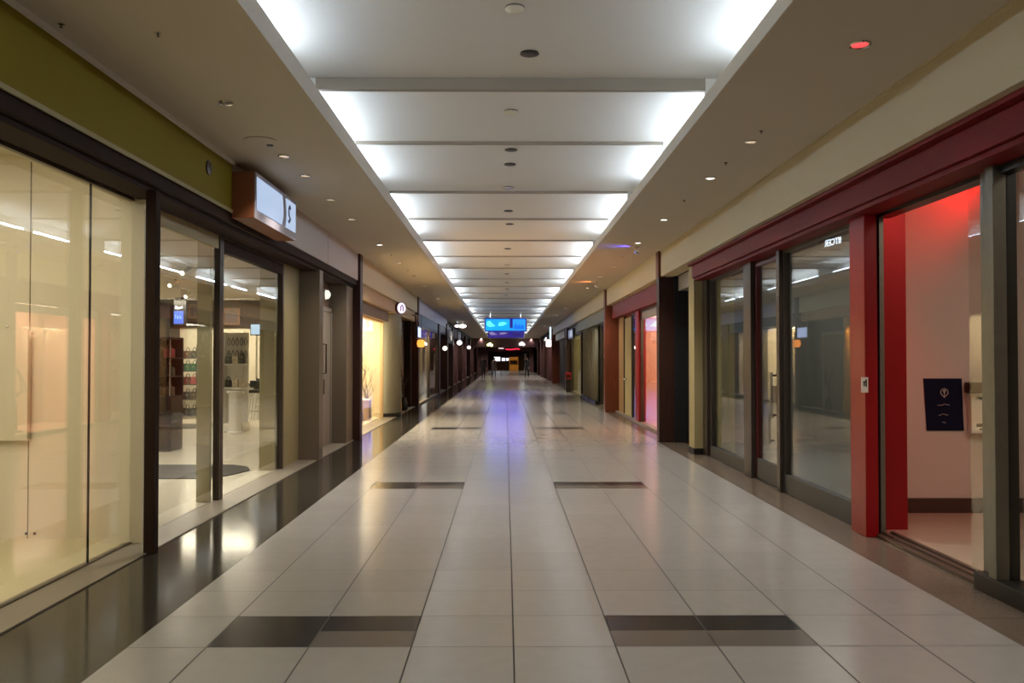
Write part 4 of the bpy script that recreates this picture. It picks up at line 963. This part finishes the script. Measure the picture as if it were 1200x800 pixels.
def detector(x, y, z, kind, label):
    if kind not in protos:
        o = empty('ceiling_fitting', 0, 0, 0); protos[kind] = o
        if kind == 'det':
            MB().lathe([(.075, 0), (.075, -.02), (.06, -.035), (.001, -.045)], 0, 0, 0, 20).build('housing', CREAM, o, smooth=True, slope=False)
            MB().lathe([(.077, -.005), (.077, -.012)], 0, 0, 0, 20).build('band', BLACK, o, slope=False)
        elif kind == 'spk':
            MB().lathe([(.08, 0), (.085, -.01), (.06, -.02), (.001, -.02)], 0, 0, 0, 20).build('housing', BLACK, o, smooth=True, slope=False)
        else:
            MB().lathe([(.085, 0), (.09, -.012), (.07, -.016)], 0, 0, 0, 20).build('ring', CHROME, o, smooth=True, slope=False)
            MB().lathe([(.07, -.014), (.001, -.016)], 0, 0, 0, 20).build('lamp', LIT, o, slope=False)
    else: o = copy_tree(protos[kind])
    o.location = (x, y, z); tag(o, label, 'ceiling fitting', 'fittings along the centre of the raised ceiling')
def z_up(y):
    for (ya, za), (yb, zb) in zip(prof, prof[1:]):
        if ya <= y <= yb: return (za + (zb - za) * (y - ya) / max(1e-6, yb - ya)) * (1 - K * y)
    return ZU
for i, (y, x, k) in enumerate(((6.5, .07, 'det'), (7.45, .21, 'spk'), (9.2, .06, 'det'), (10.9, .07, 'spk'), (11.7, .06, 'spk'), (13.02, .05, 'lamp'), (15.2, .05, 'spk'), (16.8, .08, 'spk'), (20.4, .05, 'spk'), (23.6, .05, 'det'), (26.2, .04, 'spk'), (29.1, .05, 'spk'), (31.8, .06, 'spk'), (34.5, .03, 'spk'), (39, .04, 'det'))):
    detector(x, y, z_up(y) + .001, k, {'det': 'cream domed smoke detector', 'spk': 'small dark round fitting', 'lamp': 'brightly lit round lamp'}[k] + f', {ORD[i]} along the middle of the raised ceiling')
# two bright pendant globes far left
for i, (px, r) in enumerate(((535.5, .09), (542, .145))):
    x, z = at(px, 382, 46 + i * 2); y = 46 + i * 2; zt = z / (1 - K * y)
    g = thing('ceiling_globe', ('smaller' if i == 0 else 'larger') + ' of two white lit globes under the far left ceiling strip', 'ceiling light', x, y, zt - r, 'lit globes far left')
    MB().sphere((x, y, zt), r, 16, 10, (1.5, 1, .8)).build('globe', glow('globe_glow', (255, 240, 235), 3), g, smooth=True)
    MB().tube([(x, y, zt + r * .78), (x, y, SOF)], .025, 8).build('stem', CHROME, g)

# =================================================================== HANGING SCREENS
def screen(y, x0, x1, z0, z1, label, bright):
    s = thing('hanging_screen', label, 'screen', (x0 + x1) / 2, y, z0, 'screens hung over the walkway')
    zt = z1 / (1 - K * y); zb = z0 / (1 - K * y); w = x1 - x0
    bz = mat('blue_bezel', (36, 20, 120), .4, var=.05, emit=(40, 20, 150), estr=.25)
    B(x0, x1, y, y + .18, zb, zt).build('casing', bz, s, bevel=.012)
    xm = x0 + w * .60; xn = x0 + w * .67
    dp = B(x0 + .05, xm, y - .012, y - .002, zb + .06, zt - .06).build('display', glow(f'cyan_display_{round(y)}', ((8, 150, 226) if bright > .5 else (90, 60, 190)), 1.5 * bright), s)
    dp2 = B(xn, x1 - .05, y - .012, y - .002, zb + .06, zt - .06).build('display', glow(f'blue_panel_{round(y)}', ((30, 140, 250) if bright > .5 else (80, 70, 200)), 1.4 * bright), s)
    B(xm, xn, y - .010, y - .001, zb + .06, zb + .20).build('display', glow(f'blue_low_{round(y)}', ((30, 140, 250) if bright > .5 else (80, 70, 200)), 1.4 * bright), s)
    h = zt - zb
    m = MB().prism([(x0 + .10, zb + h * .45), (x0 + w * .12, zb + h * .36), (x0 + w * .26, zb + h * .40), (x0 + w * .20, zb + h * .55), (x0 + w * .12, zb + h * .80), (x0 + .12, zb + h * .74)], 'Y', y - .018, y - .0125)
    m.prism([(x0 + w * .32, zb + h * .42), (x0 + w * .44, zb + h * .44), (x0 + w * .54, zb + h * .60), (x0 + w * .46, zb + h * .72), (x0 + w * .34, zb + h * .66)], 'Y', y - .018, y - .0125)
    m.build('graphic', glow(f'pale_cyan_{round(y)}', ((90, 226, 240) if bright > .5 else (190, 180, 240)), 1.7 * bright), dp)
    t = MB()
    for k, hh in enumerate((.30, .42, .26, .36, .22, .34, .28)):
        xx = xn + .08 + k * (x1 - xn - .2) / 7; t.box(xx, xx + .05, y - .016, y - .0125, zb + .14, zb + .14 + h * hh)
    t.build('text_bars', glow(f'deep_blue_{round(y)}', ((12, 84, 214) if bright > .5 else (60, 40, 150)), 1.2 * bright), dp2)
    MB().tube([(x0 + .3, y + .09, zt), (x0 + .3, y + .09, ZU - .12)], .022, 8).build('hanger', CHROME, s); MB().tube([(x1 - .3, y + .09, zt), (x1 - .3, y + .09, ZU - .12)], .022, 8).build('hanger', CHROME, s)
ya = 44.0
xa, zb_ = at(568, 388.5, ya); xb, zt_ = at(617, 372.5, ya)
screen(ya, xa, xb, zb_, zt_, 'bright blue wide information screen hung over the far walkway', 1.0)
ya = 58.0
xa, zb_ = at(572, 395.8, ya); xb, zt_ = at(614, 386.5, ya)
screen(ya, xa, xb, zb_, zt_, 'dim purple blue screen hung just behind the bright one', .3)
area(0, 43.85, 3.1, 2.0, .55, 24, (110, 110, 255), (math.radians(-46), 0, 0), math.radians(80))  # unseen blue lamp added to strengthen the screen light on the floor

# =================================================================== FAR END
S('wall_end', B(-3.3, 3.3, 82.0, 82.4, 2.95, SOF), MAROON); S('wall_end', B(-3.3, 3.3, 92.0, 92.5, 2.62, SOF), MAROON)
S('wall_end', B(-3.4, -1.9, 92.0, 92.5, 0, 2.62), MAROON); S('wall_end', B(2.6, 3.4, 92.0, 92.5, 0, 2.62), MAROON)
nr = thing('neon_sign', 'red glowing neon band under the dark far lintel', 'sign', .9, 91.7, 2.5)
B(-.1, 1.9, 91.86, 91.98, 2.72, 3.05).build('board', MAROON, nr)
MB().tube([(.0, 91.8, 2.86), (.6, 91.8, 2.82), (1.2, 91.8, 2.92), (1.5, 91.8, 2.86)], .07, 8).build('red_tube', glow('red_neon', (230, 40, 70), 1.8), nr, smooth=True)
MB().tube([(-.75, 91.8, 2.98), (-.2, 91.8, 2.96)], .06, 8).build('white_tube', glow('white_neon', (235, 205, 210), 1.4), nr, smooth=True)
for i, (px, py, rgb, c) in enumerate(((574, 404, (226, 236, 150), 'yellowish'), (611.5, 403, (250, 250, 240), 'white'))):
    x, z = at(px, py, 81.5); zt = z / (1 - K * 81.5)
    g = thing('pendant_lamp', f'{c} glowing lamp cluster where the {"left" if i == 0 else "right"} cove ends', 'lamp', x, 81.5, zt - .2, 'lamp clusters at the cove ends')
    MB().sphere((x - .14, 81.5, zt), .14, 10, 6).sphere((x + .15, 81.6, zt - .03), .15, 10, 6).sphere((x + .02, 81.4, zt + .13), .12, 10, 6).build('globes', glow(f'cluster_{c}', rgb, 5), g, smooth=True)
    MB().tube([(x, 81.5, zt), (x, 81.5, SOF - .004)], .03, 6).build('stem', CHROME, g)
for i, (px, py, w, h) in enumerate(((582.5, 420.5, .45, .35), (590, 421, .24, .25), (594.6, 421, .2, .22))):
    x, z = at(px, py, 109.5)
    g = thing('wall_sign', f'white lit board on the far end wall, {("largest", "middle one", "smallest")[i]} of the row', 'sign', x, 109.6, z - h, 'lit boards on the end wall')
    zt = z / (1 - K * 109)
    B(x - w, x + w, 109.7, 109.95, zt - h, zt + h).build('casing', CHAR, g); B(x - w * .9, x + w * .9, 109.68, 109.695, zt - h * .9, zt + h * .9).build('lit_face', glow('board_glow', (232, 236, 246), 1.6), g)
# kiosk
kx, ky = 1.0, 104.0
kk = thing('kiosk', 'yellowish wooden kiosk counter standing at the far end of the hall', 'kiosk', kx, ky, 0)
KW = wood_material('kiosk_wood', (206, 158, 92))
B(kx - .55, kx + .55, ky, ky + 1.2, 0, .95).build('counter', KW, kk, bevel=.02); B(kx - .62, kx + .62, ky - .1, ky + 1.3, .95, 1.02).build('counter_top', CHAR, kk, bevel=.01)
for sx in (-.5, .5): B(kx + sx - .05, kx + sx + .05, ky + 1.1, ky + 1.2, 1.02, 1.95).build('post', KW, kk)
B(kx - .55, kx + .55, ky + 1.0, ky + 1.2, 1.45, 1.95).build('canopy', KW, kk, bevel=.02)
spot(kx, ky - 2.2, 2.9, kx, ky + .4, .8, 90, (255, 206, 130), 70)
S('wall_end', B(2.25, 2.5, 103.0, 103.3, 0, 2.4), PINKW)

# =================================================================== PEOPLE
def person(x, y, face, coat_rgb, trouser_rgb, hair_rgb, label, lean=0.0, stride=.16, bag=False, h=1.72):
    """standing/walking figure; face = heading angle (0 = away from camera, +Y)"""
    s_ = h / 1.72
    V = []; E = []; R = []
    def v(p, r, par=None):
        V.append(Vector(p) * s_); R.append(r * s_)
        if par is not None: E.append((par, len(V) - 1))
        return len(V) - 1
    pel = v((0, 0, .96), .135); wai = v((0, lean * .25, 1.12), .125, pel); che = v((0, lean * .55, 1.32), .15, wai); nek0 = v((0, lean * .85, 1.46), .085, che)
    nek = v((0, lean * 1.0, 1.52), .052, nek0); hd0 = v((0, lean * 1.1 + .01, 1.585), .075, nek); hd1 = v((0, lean * 1.15 + .012, 1.66), .085, hd0); v((0, lean * 1.15, 1.70), .055, hd1)
    for sd in (-1, 1):
        st = stride * sd
        hip = v((sd * .09, 0, .90), .10, pel); kn = v((sd * .10, st * .55 + .03, .49), .062, hip); an = v((sd * .10, st - .02, .085), .042, kn)
        v((sd * .105, st + .12, .035), .038, an)
        sh = v((sd * .185, lean * .75, 1.41), .066, nek0); el = v((sd * .235, lean * .6 - st * .35 - .01, 1.13), .046, sh); wr = v((sd * .235, lean * .6 - st * .7 + .07, .90), .031, el)
        pm = v((sd * .232, lean * .6 - st * .75 + .09, .835), .032, wr)
        for k, (o, ln) in enumerate(((-.024, .072), (-.008, .082), (.008, .078), (.024, .060))):
            a = v((sd * .230, lean * .6 - st * .75 + .09 + o, .80), .010, pm); b_ = v((sd * .226, lean * .6 - st * .75 + .095 + o * 1.1, .80 - ln * .55), .009, a); v((sd * .215, lean * .6 - st * .75 + .10 + o * 1.1, .80 - ln), .008, b_)
        a = v((sd * .218, lean * .6 - st * .75 + .125, .825), .010, pm); v((sd * .208, lean * .6 - st * .75 + .135, .785), .009, a)
    me = bpy.data.meshes.new('person'); me.from_pydata([tuple(p) for p in V], E, [])
    ob = bpy.data.objects.new('person', me); COL.objects.link(ob)
    sk = ob.modifiers.new('skin', 'SKIN'); me.skin_vertices.new(name='')if not me.skin_vertices else None
    for i, d in enumerate(me.skin_vertices[0].data): d.radius = (R[i], R[i]); d.use_root = (i == 0)
    ob.modifiers.new('sub', 'SUBSURF').levels = 1; ob.modifiers['sub'].render_levels = 1
    bpy.context.view_layer.update()
    dg = bpy.context.evaluated_depsgraph_get(); m2 = bpy.data.meshes.new_from_object(ob.evaluated_get(dg)); bpy.data.objects.remove(ob); bpy.data.meshes.remove(me)
    m2.name = 'person'; ob = bpy.data.objects.new('person', m2); COL.objects.link(ob)
    skin = mat('skin', (176, 126, 100), .5); coat = mat(f'coat_{coat_rgb}', coat_rgb, .8, var=.15); tr = mat(f'trousers_{trouser_rgb}', trouser_rgb, .8, var=.15); shoe = mat('shoe', (24, 22, 22), .5)
    for q in (skin, coat, tr, shoe): m2.materials.append(q)
    for p in m2.polygons:
        p.use_smooth = True; c = p.center / s_
        if c.z > 1.50: p.material_index = 0
        elif c.z < .10: p.material_index = 3
        elif abs(c.x) > .165 and c.z < .875: p.material_index = 0
        elif c.z < .93 and abs(c.x) < .18: p.material_index = 2
        else: p.material_index = 1
    ob.location = (x, y, 0); ob.rotation_euler = (0, 0, face); tag(ob, label, 'person')
    def child(mb, name, m):
        o = mb.build(name, m, None, smooth=True, slope=False); o.parent = ob; return o
    hy = lean * 1.13
    hr = MB().sphere((0, hy - .008, 1.645), .098, 14, 8, (.92, 1.08, 1.08)); child_fix(hr, s_).build('hair', mat(f'hair_{hair_rgb}', hair_rgb, .6), ob, smooth=True, slope=False)
    q = MB().sphere((0, hy + .105, 1.61), .016, 8, 6, (.8, 1.2, 1.3))
    for sd in (-1, 1): q.sphere((sd * .088, hy + .01, 1.62), .022, 8, 6, (.5, 1, 1.4))
    child_fix(q, s_).build('face_features', skin, ob, smooth=True, slope=False)
    # open coat skirt
    sk_ = MB().lathe([(.20, .62), (.185, .80), (.165, .98), (.15, 1.12)], 0, lean * .2, 0, 18, sy=.8); child_fix(sk_, s_).build('coat_skirt', coat, ob, smooth=True, slope=False)
    return ob
def child_fix(mb, s_):
    mb.v = [(a * s_, b * s_, c * s_) for a, b, c in mb.v]; return mb
# MB.build subtracts the parent's location; figures use local coordinates
_old = parent_loc
def parent_loc(p):
    return Vector((0, 0, 0)) if (p is not None and p.name.startswith('person')) else _old(p)
x, _ = at(566.5, 0, 64.5)
person(x, 64.5, .1, (12, 12, 14), (12, 13, 16), (24, 20, 18), 'person in a long black coat walking away, on the left of the pair', 0, .14)
x, _ = at(578.5, 0, 68.0)
person(x, 68.0, -.25, (40, 24, 20), (24, 24, 44), (38, 28, 24), 'person in a brown jacket stooping slightly, on the right of the pair', .14, .20, h=1.62)
x, _ = at(617.5, 0, 69.0)
person(x, 69.0, 2.9, (13, 12, 13), (13, 13, 15), (30, 24, 22), 'person in dark clothes walking alone by the far right shops', .03, .22, h=1.68)

# =================================================================== WORLD, CAMERA, VIEW
w = bpy.data.worlds.new('world'); sc.world = w; w.use_nodes = True
w.node_tree.nodes['Background'].inputs[0].default_value = (.5, .48, .45, 1); w.node_tree.nodes['Background'].inputs[1].default_value = .02
cam = bpy.data.cameras.new('camera'); cam.sensor_width = 36; cam.lens = F / 1200 * 36; cam.clip_start = .05; cam.clip_end = 400
co = bpy.data.objects.new('camera', cam); COL.objects.link(co); co.location = (0, 0, EYE)
co.rotation_euler = (PI / 2 + math.atan((VY - 400) / F), 0, -math.atan((600 - VX) / F)); sc.camera = co
sc.view_settings.view_transform = 'Standard'; sc.view_settings.look = 'None'; sc.view_settings.exposure = 1.0; sc.view_settings.gamma = 1.0; sc.view_settings.use_curve_mapping = False
sc.cycles.transparent_max_bounces = 24; sc.cycles.max_bounces = 8; sc.cycles.diffuse_bounces = 4; sc.cycles.glossy_bounces = 4
sc.cycles.use_denoising = True; sc.cycles.sample_clamp_indirect = 6.0; sc.cycles.caustics_reflective = False; sc.cycles.caustics_refractive = False
